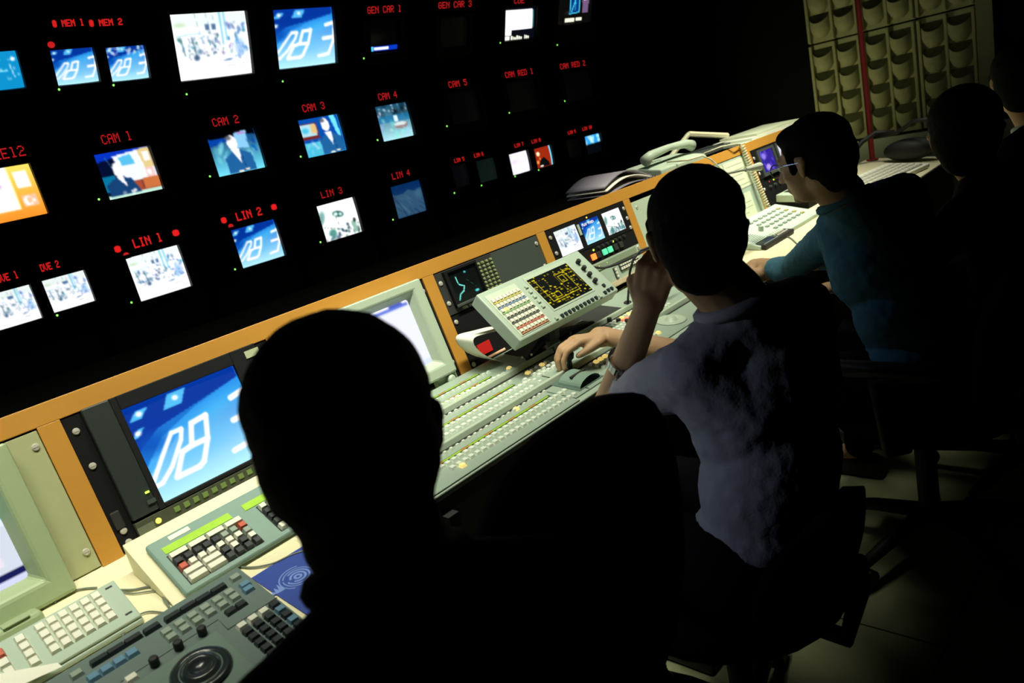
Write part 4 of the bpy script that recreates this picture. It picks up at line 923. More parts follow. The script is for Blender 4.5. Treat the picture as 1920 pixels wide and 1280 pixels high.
# module edges, fader module, joystick, lever, slot box
def groove(p0, p1, w_=.004):
    a_, b_ = DF.uv(*p0, SWZ), DF.uv(*p1, SWZ); d = (b_ - a_).normalized(); n_ = Vector((-d.y, d.x, 0)) * w_ / 2
    obj('groove', MB().prism([(a_.x - n_.x, a_.y - n_.y), (b_.x - n_.x, b_.y - n_.y), (b_.x + n_.x, b_.y + n_.y), (a_.x + n_.x, a_.y + n_.y)], SWZ, SWZ + .0008), DARKSLOT, sw)
groove((981, 697), (1035, 709)); groove((1045, 716), (1104, 728)); groove((992, 693), (1020, 677), .006)
v = DF.uv(1085, 714, SWZ); obj('fader_plate', MB().box(v.x - .055, v.x + .055, v.y - .045, v.y + .055, SWZ, SWZ + .002), mat('dark_green_plate', (.10, .16, .13), .4), sw, bevel=.001)
arc = MB()
for i in range(12):
    a0_, a1_ = math.pi * i / 12, math.pi * (i + 1) / 12; arc.add([(v.x + .045 * math.cos(a0_), v.y - .04, SWZ + .002 + .022 * math.sin(a0_)), (v.x + .045 * math.cos(a1_), v.y - .04, SWZ + .002 + .022 * math.sin(a1_)), (v.x + .045 * math.cos(a1_), v.y + .035, SWZ + .002 + .022 * math.sin(a1_)), (v.x + .045 * math.cos(a0_), v.y + .035, SWZ + .002 + .022 * math.sin(a0_))], [(0, 1, 2, 3)])
obj('fader_drum', arc, mat('mid_green_drum', (.2, .3, .24), .35), sw, smooth=True); obj('fader_slit', MB().box(v.x - .002 - .03, v.x + .03, v.y - .004, v.y + .004, SWZ + .020, SWZ + .0245), DARKSLOT, sw)
v = DF.uv(1028, 689, SWZ); obj('small_display', MB().box(v.x - .012, v.x + .018, v.y - .012, v.y + .012, SWZ, SWZ + .002), DARKSLOT, sw)
v = DF.uv(1085, 641, SWZ); obj('small_display', MB().box(v.x - .02, v.x + .02, v.y - .010, v.y + .010, SWZ, SWZ + .008), RACK2, sw)
js = DF.uv(1070, 697, SWZ); joy = obj('joystick', MB().lathe((js.x, js.y, SWZ), [(.022, 0), (.020, .006), (.008, .010), (.007, .035), (.014, .042), (.016, .055), (.012, .064), (.002, .067)], 24), RUBBER, sw, smooth=True, label='black joystick under the hand')
tb = DF.uv(1048, 668, SWZ); tq = DF.uv(1036, 645, SWZ + .05)
lever = obj('fader_lever', MB().tube([(tb.x, tb.y, SWZ), (tq.x, tq.y, SWZ + .05)], .007, 10), RUBBER, sw); a_, b_ = DF.uv(1024, 651, SWZ + .05), DF.uv(1048, 639, SWZ + .05); obj('lever_bar', MB().tube([(a_.x, tq.y, SWZ + .05), (b_.x, tq.y, SWZ + .05)], .007, 10), RACK2, lever)
a_, b_ = DF.uv(1067, 632, SWZ), DF.uv(1107, 611, SWZ); obj('slot_box', MB().box(a_.x, b_.x, a_.y - .008, a_.y + .03, SWZ, SWZ + .018), PGREEN2, sw, bevel=.001); obj('slot_opening', MB().box(a_.x + .006, b_.x - .006, a_.y - .0085, a_.y + .022, SWZ + .005, SWZ + .0188), DARKSLOT, sw)
for px in ((1143, 603), (1160, 605), (1176, 606)): v = DF.uv(*px, SWZ); obj('knob', MB().lathe((v.x, v.y, SWZ), [(.008, 0), (.0075, .014), (.002, .015)], 14), RUBBER, sw)
v = DF.uv(1258, 600, SWZ); obj('dial', MB().lathe((v.x, v.y, SWZ), [(.050, 0), (.048, .003), (.036, .003), (.033, .001), (.020, .002), (.016, .010), (.002, .012)], 36), PGREEN2, sw, smooth=True)
# ------------------------------------------------------------------ tilted control panel on the mixer
P0 = onz(972, 642, .868); CF = Frame(P0, 46)
cp = thing('tilted_control_panel', 'pale green control panel tilted up on a black stand with a yellow on black display', 'control panel', CF, (.24, .02, -.05))
qs = [CF.uv(*p) for p in ((896, 549), (1087, 469), (1159, 546), (972, 642))]
cw = (qs[1].x - qs[0].x + qs[2].x - qs[3].x) / 2; ch_ = (qs[0].y + qs[1].y) / 2
x0 = (qs[0].x + qs[3].x) / 2
obj('housing', MB().box(x0, x0 + cw, 0, ch_, -.045, 0), PGREEN, cp, bevel=.004)
def crect(p0, p1): a_, b_ = CF.uv(*p0), CF.uv(*p1); return min(a_.x, b_.x), max(a_.x, b_.x), min(a_.y, b_.y), max(a_.y, b_.y)
kx0, _, ky0, _ = crect(c4(800, 790), c4(800, 790)); _, kx1, _, ky1 = crect(c4(755, 325), c4(755, 325)); kx0b = CF.uv(*c4(505, 430)).x; kx1b = CF.uv(*c4(1070, 665)).x
kx0, kx1 = (kx0 + kx0b) / 2, (kx1 + kx1b) / 2
obj('key_plate', MB().box(kx0, kx1, ky0, ky1, 0, .0015), mat('pale_plate', (.50, .58, .45), .4), cp)
cols_ = [(.45, .40, .10), (.15, .22, .35), (.2, .35, .15), (.08, .09, .08), (.08, .09, .08), (.45, .13, .08), (.40, .18, .10)]
nr = 7; rp = (ky1 - ky0 - .022) / nr; cpx = (kx1 - kx0 - .008) / 8
km = key_mesh('panel_key', cpx * .82, rp * .62, .005, KEYW, .0015); kmy = key_mesh('panel_key', cpx * .82, rp * .62, .005, KEYY, .0015)
for r_ in range(nr):
    y = ky1 - .018 - rp * (r_ + .42)
    for c in range(8): copies('panel_key', kmy if (r_, c) == (2, 1) else km, cp, [(kx0 + .004 + cpx * (c + .5), y, .0015)])
    obj('colour_label_row', MB().box(kx0 + .005, kx1 - .005, y - rp * .58, y - rp * .36, .0015, .004), mat('label_row_%d' % min(r_, 6), cols_[r_], .5), cp)
q = [CF.uv(*c4(*p)) for p in ((865, 300), (1200, 150), (1405, 380), (1085, 560))]
dx0, dx1, dy0, dy1 = (q[0].x + q[3].x) / 2, (q[1].x + q[2].x) / 2, (q[2].y + q[3].y) / 2, (q[0].y + q[1].y) / 2
obj('display_frame', MB().box(dx0 - .006, dx1 + .006, dy0 - .006, dy1 + .012, 0, .0015), PGREEN2, cp)
screen(cp, pic_yellow(), dx0, dx1, dy0, dy1, .002, .95, 0, name='display', plane='z')
sk = key_mesh('square_key', .013, .010, .005, PGREEN2, .0015)
for k in range(5): v = CF.uv(*c4(852 + 36 * k, 362 + 41 * k)); copies('square_key', sk, cp, [(v.x, v.y, 0)])
kn2 = meshof('knob', MB().lathe((0, 0, 0), [(.0075, 0), (.0075, .012), (.006, .014), (.001, .0145)], 16), RUBBER)
for k in range(4): v = CF.uv(*c4(1292 + 48 * k, 150 + 54 * k)); copies('knob', kn2, cp, [(v.x, v.y, 0)])
bk = key_mesh('black_key', .0115, .011, .005, KEYB, .0012)
for x, y in ((1515, 345), (1527, 405), (1555, 385), (1583, 370)): v = CF.uv(*c4(x, y)); copies('black_key', bk, cp, [(v.x, v.y, 0)])
for k in range(10): v = CF.uv(*c4(1160 + 32.2 * k, 603 - 17 * k)); copies('black_key', bk, cp, [(v.x, v.y, 0)])
for p in ((1110, 628), (1487, 440)): v = CF.uv(*c4(*p)); copies('square_key', sk, cp, [(v.x, v.y, 0)])
pl_ = obj('shade_plate', MB().box(-.235, .25, -.06, .06, 0, .0022), RACK, None); pl_.parent = cp; OFF[pl_] = OFF[cp]  # thin dark sheet standing in for the shade under the tilted panel
stn = MB()
cw0 = CF.m @ Vector((x0 + cw / 2, ch_ * .5, -.045)); zt = (DF.m @ Vector((0, -.15, SWZ))).z
lc = CF.inv
def wl(p): return CF.inv @ Vector(p)
obj('stand_neck', MB().tube([wl(cw0), wl((cw0.x, cw0.y + .02, zt + .03))], .035, 12), RUBBER, cp)
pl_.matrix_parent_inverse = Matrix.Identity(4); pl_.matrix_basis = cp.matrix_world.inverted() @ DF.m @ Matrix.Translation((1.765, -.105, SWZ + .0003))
for sgn in (-1, 1):
    o = obj('stand_foot', MB().tube([wl((cw0.x + sgn * .03, cw0.y + .03, zt + .025)), wl((cw0.x + sgn * (.20 if sgn > 0 else .13), cw0.y + .0, zt + .008))], [.018, .008], 10), RUBBER, cp)
copies('screw', meshof('screw', MB().sph((0, 0, 0), .004, 8, 6), METAL), cp, [tuple(wl((cw0.x - .17, cw0.y - .02, zt + .03))), tuple(wl((cw0.x - .14, cw0.y - .03, zt + .028)))])
# curled paper
pts_ = [(948, 668), (925, 664), (905, 655), (890, 643), (882, 630), (884, 622), (893, 618), (912, 614), (935, 608), (950, 604)]
pb_ = [ony(*p, 1.585) for p in pts_]
zt_ = (DF.m @ Vector((0, -.10, SWZ))).z; dz_ = zt_ + .001 - min(p.z for p in pb_)
t = thing('curled_paper', 'pale sheet of paper curled over beside the stand of the control panel', 'paper', None, (pb_[4].x + .06, 1.60, zt_))
vs = []
for i, p in enumerate(pb_):
    n_ = len(pb_); vs += [(p.x, 1.578, p.z + dz_), (p.x + .004, 1.665, p.z + dz_ + .004)]
o = obj('sheet', MB().add(vs, [(2 * i, 2 * i + 1, 2 * i + 3, 2 * i + 2) for i in range(len(pb_) - 1)]), PAPER, t, smooth=True); sd = o.modifiers.new('thick', 'SOLIDIFY'); sd.thickness = .001; o.modifiers.new('sub', 'SUBSURF').levels = 2
v = DF.uv(930, 676, .0)
t = thing('small_card', 'thin peach coloured card lying in front of the red window unit', 'card', DF, (v.x, v.y, .02)); obj('sheet', MB().prism([(v.x - .035, v.y - .004), (v.x + .045, v.y - .004), (v.x + .055, v.y + .008), (v.x - .03, v.y + .008)], SWZ, SWZ + .003), mat('peach_card', (.75, .48, .30), .6), t)
# gooseneck microphone
mp_ = [(1177, 568, SWZ), (1179, 540, .09), (1181, 510, .15), (1187, 487, .19), (1200, 470, .21), (1216, 464, .215), (1250, 460, .21)]
q = [DF.uv(*p) for p in mp_]
t = thing('gooseneck_microphone', 'black gooseneck microphone bending towards the seated man in grey', 'microphone', DF, tuple(q[0]))
obj('base', MB().lathe(tuple(q[0]), [(.014, 0), (.014, .004), (.008, .008), (.001, .009)], 18), RUBBER, t); obj('neck', MB().tube(q, .0042, 10), RUBBER, t, smooth=True); obj('capsule', MB().cap(q[-1], .009, q[-1] + Vector((.03, .0, -.01)), .010), RUBBER, t, smooth=True)
cable('black cable slung across the front of the green key panel', [(1098, 498, .14), (1130, 502, .12), (1160, 494, .13), (1190, 480, .15), (1222, 462, .17)], .0045, RUBBER, DF, .1)
# ------------------------------------------------------------------ things at the far end
cf_ = lambda x, y: (1380 + x / 8, 380 + y / 8)      # close-up of the far desk
t = thing('intercom_panel', 'pale intercom keypad panel lying on the far desk beside the blue sleeved arm', 'keypad', DF, (3.15, -.16, 0))
q = [DF.uv(*cf_(*p), .022) for p in ((205, 300), (590, 90), (1000, 225), (420, 570))]
y1_, y0_ = (q[0].y + q[1].y) / 2, (q[3].y + q[2].y) / 2; x0_, x1_ = (q[0].x + q[3].x) / 2, (q[1].x + q[2].x) / 2
y0_, y1_ = -.265, -.045; x0_, x1_ = 2.86, 3.50
obj('housing', MB().prism([(y0_, .0006), (y1_, .0006), (y1_, .050), (y0_, .018)], x0_, x1_, 'x'), mat('pale_blue_green_moulding', (.50, .62, .52), .45), t, bevel=.003)
IS = math.atan2(.032, y1_ - y0_)
IFm = Frame(DF.m @ Vector((0, y0_, .018)), DT + math.degrees(IS))
def iloc(px, py): v = IFm.uv(px, py); return DMI @ (IFm.m @ v)
km2 = key_mesh('key', .026, .014, .006, KEYG, .001); kmo = key_mesh('key', .026, .014, .006, mat('olive_key', (.42, .38, .16), .4), .001)
kp = []
for i in range(7):
    for j in range(4):
        y = y0_ + .055 + .038 * j; z = .018 + (y - y0_) * math.tan(IS); kp.append((x0_ + .27 + .048 * i, y, z, i))
for k in kp:
    o = copies('key', kmo if k[3] > 5 else km2, t, [k[:3]])[0]; o.rotation_euler = (IS, 0, 0)
for k in range(8): y = y0_ + .03 + .010 * k; z = .018 + (y - y0_) * math.tan(IS); obj('speaker_slot', MB().box(x0_ + .03, x0_ + .13, y, y + .003, z, z + .0012), RACK2, t)
obj('knob', MB().lathe((x0_ + .20, y0_ + .09, .03), [(.012, 0), (.011, .022), (.002, .023)], 16), PGREEN2, t)
t = thing('black_handheld', 'black calculator like device with a dark display lying before the intercom panel', 'device', DF, (2.75, -.24, 0))
a_ = DF.uv(*cf_(130, 590), .02); obj('body', MB().box(a_.x - .04, a_.x + .24, -.285, -.195, .0006, .022), RUBBER, t, bevel=.004); obj('display', MB().box(a_.x - .03, a_.x + .09, -.272, -.205, .022, .023), mat('dark_teal_glass', (.01, .03, .028), .2), t); obj('trim', MB().box(a_.x - .035, a_.x + .10, -.277, -.273, .022, .0245).box(a_.x + .095, a_.x + .10, -.277, -.205, .022, .0245), KEYG, t)
kk = key_mesh('key', .009, .009, .004, KEYW, .001); copies('key', kk, t, [(a_.x + .122 + .017 * i, -.265 + .018 * j, .022) for i in range(6) for j in range(4)])
cable('grey cable snaking over the cream desk by the intercom panel', [cf_(150, 400), cf_(300, 510), cf_(480, 570), cf_(640, 540), cf_(790, 515), cf_(920, 620)], .003)
# small tray monitor lying behind the intercom
t = thing('desk_terminal', 'pale green terminal with dark inset at the foot of the far rack', 'terminal', DF, (3.75, -.06, 0))
q0, q1 = DF.uv(1458, 380, .07), DF.uv(1510, 386, .07)
obj('base', MB().box(3.62, 4.05, -.16, -.005, .0006, .035), BLACK, t, bevel=.003); obj('case', MB().box(3.60, 4.03, -.165, -.005, .036, .072), PGREEN2, t, bevel=.004); obj('inset', MB().box(3.66, 4.0, -.125, -.02, .072, .074), RACK, t)
# papers, phones and binder on the hutch top (z 1.088)
ZT = 1.0885
def on_top(px, py, z=ZT + .02): return onz(px, py, z)
t = thing('open_binder', 'grey open binder with curved covers lying on the rack top above the second head', 'binder', None, (2.62, 1.90, ZT))
for k, (z0_, am_) in enumerate(((0, .020), (.016, .040), (.030, .055))):
    vs = []
    for i in range(13):
        u = i / 12; x = 2.43 + .34 * u + .0 * k; z = ZT + .002 + z0_ * (1 - u * .5) + am_ * math.sin(math.pi * min(1, u * 1.05)) * .8
        vs += [(x, 1.80 + .01 * k, z), (x, 2.02, z)]
    o = obj('cover' if k != 1 else 'pages', MB().add(vs, [(2 * i, 2 * i + 2, 2 * i + 3, 2 * i + 1) for i in range(12)]), mat('grey_lilac_cover', (.20, .18, .22), .5) if k != 1 else PAPER, t, smooth=True); sd = o.modifiers.new('thick', 'SOLIDIFY'); sd.thickness = .005; sd.offset = 1
obj('binding', MB().tube([(2.66 + .012 * i, 1.795, ZT + .010 + .006 * (i % 2)) for i in range(10)], .006, 6), RUBBER, t)
def phone(label, x, y, L, ang, m, handset=True):
    F = Frame((x, y, ZT), 0, ang); t = thing('telephone', label, 'telephone', F, (L / 2, 0, 0))
    obj('base', MB().prism([(-.09, .0), (.09, .0), (.09, .055), (-.09, .030)], 0, L, 'x'), m, t, bevel=.006)
    h_ = obj('handset', MB().tube([(.0, -.02, .075), (.05, -.02, .092), (L * .5, -.02, .100), (L - .05, -.02, .092), (L, -.02, .075)], [.026, .020, .015, .020, .026], 12), m, t, smooth=True)
    kq = key_mesh('key', .014, .011, .004, KEYG, .001); copies('key', kq, t, [(L * .35 + .02 * i, .045 + .014 * j, .048) for i in range(5) for j in range(3)])
    return t, F
tp, FP = phone('pale telephone with its handset on, on the rack top beside the grey binder', 2.83, 1.90, .40, 0, PGREEN2)
# coiled cord hanging from the rack top over the post
def coil(a, b_, r, turns, n=14):
    a, b_ = Vector(a), Vector(b_); d = b_ - a; t_ = d.normalized(); u = t_.cross(Vector((1, 0, 0))).normalized(); v_ = t_.cross(u); out = []
    for i in range(turns * n + 1): f = i / (turns * n); out.append(a + d * f + (u * math.cos(2 * math.pi * i / n) + v_ * math.sin(2 * math.pi * i / n)) * r)
    return out
t = thing('coiled_cord', 'beige coiled telephone cord hanging down beside the far orange post', 'coiled cord', None, (3.46, 1.72, .80))
A_, B_ = Vector((3.45, 1.745, 1.112)), Vector((3.45, 1.655, .80)); obj('coiled_part', MB().tube(coil(A_, B_, .011, 26, 10), .0032, 5), CABLEW, t, smooth=True)
obj('straight_part', MB().tube([(3.20, 1.82, ZT + .03), (3.30, 1.77, 1.13), (3.38, 1.735, 1.125), (3.45, 1.745, 1.112)], .0035, 6).tube([(3.45, 1.655, .80), (3.50, 1.62, .775), (3.56, 1.58, .765)], .0035, 6), CABLEW, t, smooth=True)
t = thing('white_cable', 'thin white cable drooping in an arc over the orange rail beside the telephone', 'cable', None, (3.0, 1.74, 1.0))
obj('cord', MB().tube([(2.95, 1.85, ZT + .045), (2.98, 1.76, 1.125), (3.04, 1.725, 1.128), (3.10, 1.72, 1.10), (3.16, 1.715, 1.05), (3.20, 1.705, 1.00)], .004, 8), CABLEW, t, smooth=True)
t = thing('folded_binder', 'cream folded document frame standing tented on the rack top behind the telephone', 'binder', None, (3.50, 2.02, ZT))
obj('flap', MB().tube([(3.22, 2.02, ZT + .02), (3.46, 2.02, ZT + .115)], .012, 6), CABLEW, t); obj('flap', MB().tube([(3.46, 2.02, ZT + .115), (3.72, 1.95, ZT + .055)], .014, 6), CREAM, t); obj('base', MB().box(3.22, 3.74, 1.93, 2.08, ZT, ZT + .018), RACK2, t)
t = thing('paper_stack', 'long stack of pale papers lying along the far end of the rack top', 'papers', None, (4.0, 1.86, ZT))
for k in range(3): obj('sheets', MB().box(3.62 + .08 * k, 4.55 - .12 * k, 1.80 + .01 * k, 2.03, ZT + .0005 + .012 * k, ZT + .0115 + .012 * k), (mat('pale_green_paper2', (.55, .66, .5), .7), PAPER, MATS['pale_green_paper'])[k], t)
t = thing('sticky_note', 'small pale label stuck on the orange rail above the second head', 'note', HF, (2.915, .0, .0)); obj('sheet', MB().box(2.89, 2.94, -.0012, -.0002, -.012, .030), mat('pale_note', (.5, .58, .42), .7), t)
# silver gooseneck microphone of the far position
t = thing('silver_microphone', 'thin grey microphone on a long arm reaching past the coiled cord', 'microphone', None, (2.75, 1.42, .74))
q = [atd(1330, 405, 2.72), atd(1300, 345, 2.72), atd(1330, 333, 2.80), atd(1365, 325, 2.88), atd(1398, 318, 2.95)]
bz_ = DF.uv(1330, 405, 0); gb = DF.m @ Vector((bz_.x, bz_.y, .001))
obj('base', MB().lathe(tuple(gb), [(.03, 0), (.03, .012), (.008, .018), (.001, .019)], 18), RUBBER, t)
obj('neck', MB().tube([gb + Vector((0, 0, .015)), gb + Vector((-.02, 0, .15))] + q[1:], .005, 8), mat('grey_steel', (.35, .38, .3), .35), t, smooth=True); obj('capsule', MB().tube([q[-1], atd(1424, 312, 3.02)], [.009, .017], 12), mat('pale_steel', (.5, .55, .45), .35), t); obj('grille', MB().sph(atd(1425, 312, 3.02), .015, 12, 8), RUBBER, t)
# keyboard, cables and bag at the far right
t = thing('far_keyboard', 'cream keyboard with dark gaps lying at the far right end of the desk', 'keyboard', DF, (4.4, -.28, 0))
FK = Frame(DF.m @ Vector((4.35, -.12, .0)), DT + 2, -18)
k0 = thing_off = None
mbk = MB(); 
KF = Frame(DF.m @ Vector((4.28, -.27, .002)), DT, -8); bpy.data.objects.remove(t)
t = thing('far_keyboard', 'cream keyboard with dark gaps lying at the far right end of the desk', 'keyboard', KF, (0, 0, 0))
obj('housing', MB().box(-.30, .36, -.11, .13, 0, .020), PAPER, t, bevel=.003); kf = key_mesh('key', .040, .024, .008, KEYW, .003); obj('key_well', MB().box(-.27, .33, -.09, .10, .020, .0206), RACK, t)
copies('key', kf, t, [(-.245 + .046 * i, -.072 + .037 * j, .0206) for i in range(13) for j in range(5)])
t = thing('black_bag', 'black shoulder bag with a looping strap at the foot of the red pole', 'bag', None, (4.85, 1.52, .745))
obj('body', MB().sph((4.86, 1.42, .80), (.07, .15, .065), 20, 12), RUBBER, t, smooth=True)
obj('strap', MB().tube([(4.72, 1.72, .78), (4.74, 1.70, .84), (4.78, 1.66, .89), (4.84, 1.60, .925), (4.86, 1.50, .91)], .014, 8), RUBBER, t, smooth=True); obj('strap', MB().tube([(4.84, 1.60, .90), (4.84, 1.48, .905), (4.80, 1.38, .96), (4.76, 1.26, .96)], .012, 8), RUBBER, t, smooth=True)
t = thing('red_pole', 'red pole rising from the desk end in front of the padded wall', 'pole', None, (4.93, 1.66, .745)); zd_ = (DF.m @ Vector((0, -.03, 0))).z
obj('shaft', MB().cyl((4.93, 1.66, zd_ + .002), (4.93, 1.66, 2.898), .0155, 20), mat('red_paint', (.22, .010, .010), .6), t); obj('foot_plate', MB().lathe((4.93, 1.66, zd_ + .002), [(.035, 0), (.035, .006), (.017, .01)], 20), MATS['red_paint'], t)
struct('trim_1', MB().box(5.84, 5.898, -.6, 2.36, .0, .78), mat('pale_lower_wall', (.55, .62, .5), .6))
FOAM = mat('tan_acoustic_foam', (.46, .45, .27), .9, var=.15, scale=30, bump=.5); FOAM_SHADE = mat('painted_pocket_shade', (.13, .13, .07), .95)
pk = MB(); n = 14                                             # pocket: half bowl open at the top
R0, Hp = .068, .142
for j in range(8):
    f = j / 7; r_ = R0 * (.35 + .65 * min(1, f / .45) ** .55)
    for i in range(n + 1): a_ = math.pi * i / n; pk.v.append((-r_ * 1.05 * math.sin(a_), r_ * math.cos(a_) * 1.05, -Hp + Hp * f + f ** 3 * (.022 - .062 * math.sin(a_))))
for j in range(7):
    for i in range(n): k = j * (n + 1) + i; pk.f.append((k, k + 1, k + n + 2, k + n + 1))
pm = meshof('pocket', pk, FOAM, True)
shade_cover = MB(); shade_cover.add([(0, 0, .020)] + [(-R0 * 1.0 * math.sin(math.pi * i / n), R0 * 1.0 * math.cos(math.pi * i / n), .020 - .062 * math.sin(math.pi * i / n)) for i in range(n + 1)], [(0, i + 1, i + 2) for i in range(n)]); lm = meshof('pocket_shade', shade_cover, FOAM_SHADE)  # dark cover painted as the shade inside each hollow pocket
places = ('far lower', 'far upper', 'lower, just right of the red pole', 'upper, just right of the red pole', 'lower, second right of the pole', 'upper, second right of the pole', 'lower, last on the right', 'upper, last on the right')
pi_ = 0
for (ya, yb) in ((1.965, 2.32), (1.615, 1.955), (1.265, 1.605)):
    for (za, zb_) in ((.80, 1.510), (1.520, 2.235)):
        t = thing('acoustic_panel', 'tan foam acoustic wall panel with scooped pockets, ' + places[pi_], 'acoustic panel', None, (5.86, (ya + yb) / 2, za), 'padded acoustic panels'); pi_ += 1
        obj('backing', MB().box(5.835, 5.89, ya, yb, za, zb_), FOAM, t, bevel=.004); yc = (ya + yb) / 2
        for y in (ya + .012, yc, yb - .012): obj('rib', MB().box(5.80, 5.835, y - .010, y + .010, za + .005, zb_ - .005), FOAM, t, bevel=.004)
        for y in (ya + .093, yb - .093):
            for r_ in range(4):
                z = za + .035 + .1625 * (r_ + .0) + .005 + .135 - .135 + (.0)
                o = copies('pocket', pm, t, [(5.835, y, z + .13)])[0]; OFF[o] = OFF[t]; l_ = bpy.data.objects.new('pocket_shade', lm); COL.objects.link(l_); l_.parent = o
struct('trim_2', MB().box(5.80, 5.898, 1.17, 1.262, .0, 2.6), MATS['pale_lower_wall'])
bpy.data.objects['trim_2'].data.materials[0] = mat('olive_door_frame', (.28, .29, .17), .7)
# ------------------------------------------------------------------ people
def bake(o):
    dg = bpy.context.evaluated_depsgraph_get(); me = bpy.data.meshes.new_from_object(o.evaluated_get(dg)); old = o.data; o.modifiers.clear(); o.data = me; bpy.data.meshes.remove(old)
    for p in me.polygons: p.use_smooth = True
def blob(name, mb, m, parent, vox=.008, it=6, noise=0, label=None):
    """grow ONE continuous skin over overlapping volumes"""
    o = obj(name, mb, m, parent)
    r = o.modifiers.new('grow', 'REMESH'); r.mode = 'VOXEL'; r.voxel_size = vox
    sm = o.modifiers.new('soften', 'SMOOTH'); sm.factor = .5; sm.iterations = it
    if noise:
        tx = bpy.data.textures.get('tufts') or bpy.data.textures.new('tufts', 'CLOUDS'); tx.noise_scale = .02
        d = o.modifiers.new('tufts', 'DISPLACE'); d.texture = tx; d.strength = noise; d.mid_level = .4
    bake(o)
    if not o.data.materials: o.data.materials.append(m)
    if label: o['label'] = label
    return o
def headm(c, yaw, pitch=0, roll=0): return Matrix.Translation(c) @ Matrix.Rotation(R(yaw), 4, 'Z') @ Matrix.Rotation(R(pitch), 4, 'X') @ Matrix.Rotation(R(roll), 4, 'Y')
def add_head(mb, M, neck_to):
    r3 = M.to_3x3(); P = lambda x, y, z: M @ Vector((x, y, z))
    def S(c, r): mb.sph(P(*c), r, 24, 16, r3)
    S((0, -.012, .032), (.075, .094, .086)); S((0, .036, -.015), (.061, .058, .082)); S((0, .030, -.070), (.050, .052, .042)); S((0, .072, -.093), (.022, .018, .016))
    mb.cap(P(0, .088, .012), .0075, P(0, .113, -.030), .0115); S((.011, .102, -.034), (.008, .009, .007)); S((-.011, .102, -.034), (.008, .009, .007))
    mb.cap(P(-.030, .083, .026), .010, P(.030, .083, .026), .010); mb.cap(P(-.018, .088, -.056), .0065, P(.018, .088, -.056), .0065); mb.cap(P(-.015, .086, -.067), .007, P(.015, .086, -.067), .007)
    for q in (-1, 1):
        S((q * .040, .056, -.022), (.022, .022, .018))
        mb.cap(P(q * .074, -.008, -.035), .006, P(q * .083, -.020, .010), .009); mb.cap(P(q * .083, -.020, .010), .008, P(q * .078, .004, .016), .006); mb.cap(P(q * .078, .004, .012), .005, P(q * .073, -.002, -.030), .006)
    n0 = P(0, -.022, -.055); mb.cap(n0, .056, neck_to, .060)
def add_hair(mb, M, long_=0):
    r3 = M.to_3x3(); P = lambda x, y, z: M @ Vector((x, y, z))
    mb.sph(P(0, -.022, .040), (.084, .097, .083), 24, 16, r3); mb.sph(P(0, -.045, .000), (.080, .076, .085), 24, 16, r3); mb.sph(P(0, -.052, -.050 - long_), (.062, .052, .055), 20, 14, r3)
    mb.sph(P(0, .030, .078), (.062, .056, .033), 20, 12, r3)
    for q in (-1, 1): mb.cap(P(q * .072, .022, .03), .013, P(q * .070, .024, -.018), .008)
def add_hand(mb, W, K, up, tips_drop=.05, curl=(18, 30, 28), spread=1.0, thumb=None, side=1, sc=1.0):
    W, K = Vector(W), Vector(K); d = (K - W).normalized(); up = (Vector(up) - d * Vector(up).dot(d)).normalized(); lat = d.cross(up) * side
    mb.cap(W, .026 * sc, W + d * .02, .028 * sc)
    offs = (.030, .010, -.010, -.029); lens = (.042, .047, .044, .034)
    for o_, L in zip(offs, lens):
        k = K + lat * o_ * sc + up * (.002 if abs(o_) < .02 else -.003); mb.cap(W + lat * o_ * .62 * sc + d * .012, .014 * sc, k, .0115 * sc)
        cd_ = d + lat * o_ * 2.2 * spread; cd_.normalize(); p = k; ang = 0
        for j, (c_, f) in enumerate(zip(curl, (1, .62, .50))):
            ang += c_; v = (cd_ * math.cos(R(ang)) - up * math.sin(R(ang))).normalized(); p2 = p + v * L * f * sc
            r_ = (.0092, .0084, .0076)[j] * sc; mb.cap(p, r_, p2, r_ * .93); p = p2
    t0 = W + d * .018 + lat * .020 * sc; tk = W + d * .045 + lat * .044 * sc - up * .010
    if thumb is None: thumb = tk + (d * .8 + lat * .25 - up * .25).normalized() * .055
    thumb = Vector(thumb); mb.cap(t0, .015 * sc, tk, .0125 * sc); mid = tk.lerp(thumb, .52) + lat * .004; mb.cap(tk, .0118 * sc, mid, .0105 * sc); mb.cap(mid, .0103 * sc, thumb, .0085 * sc)
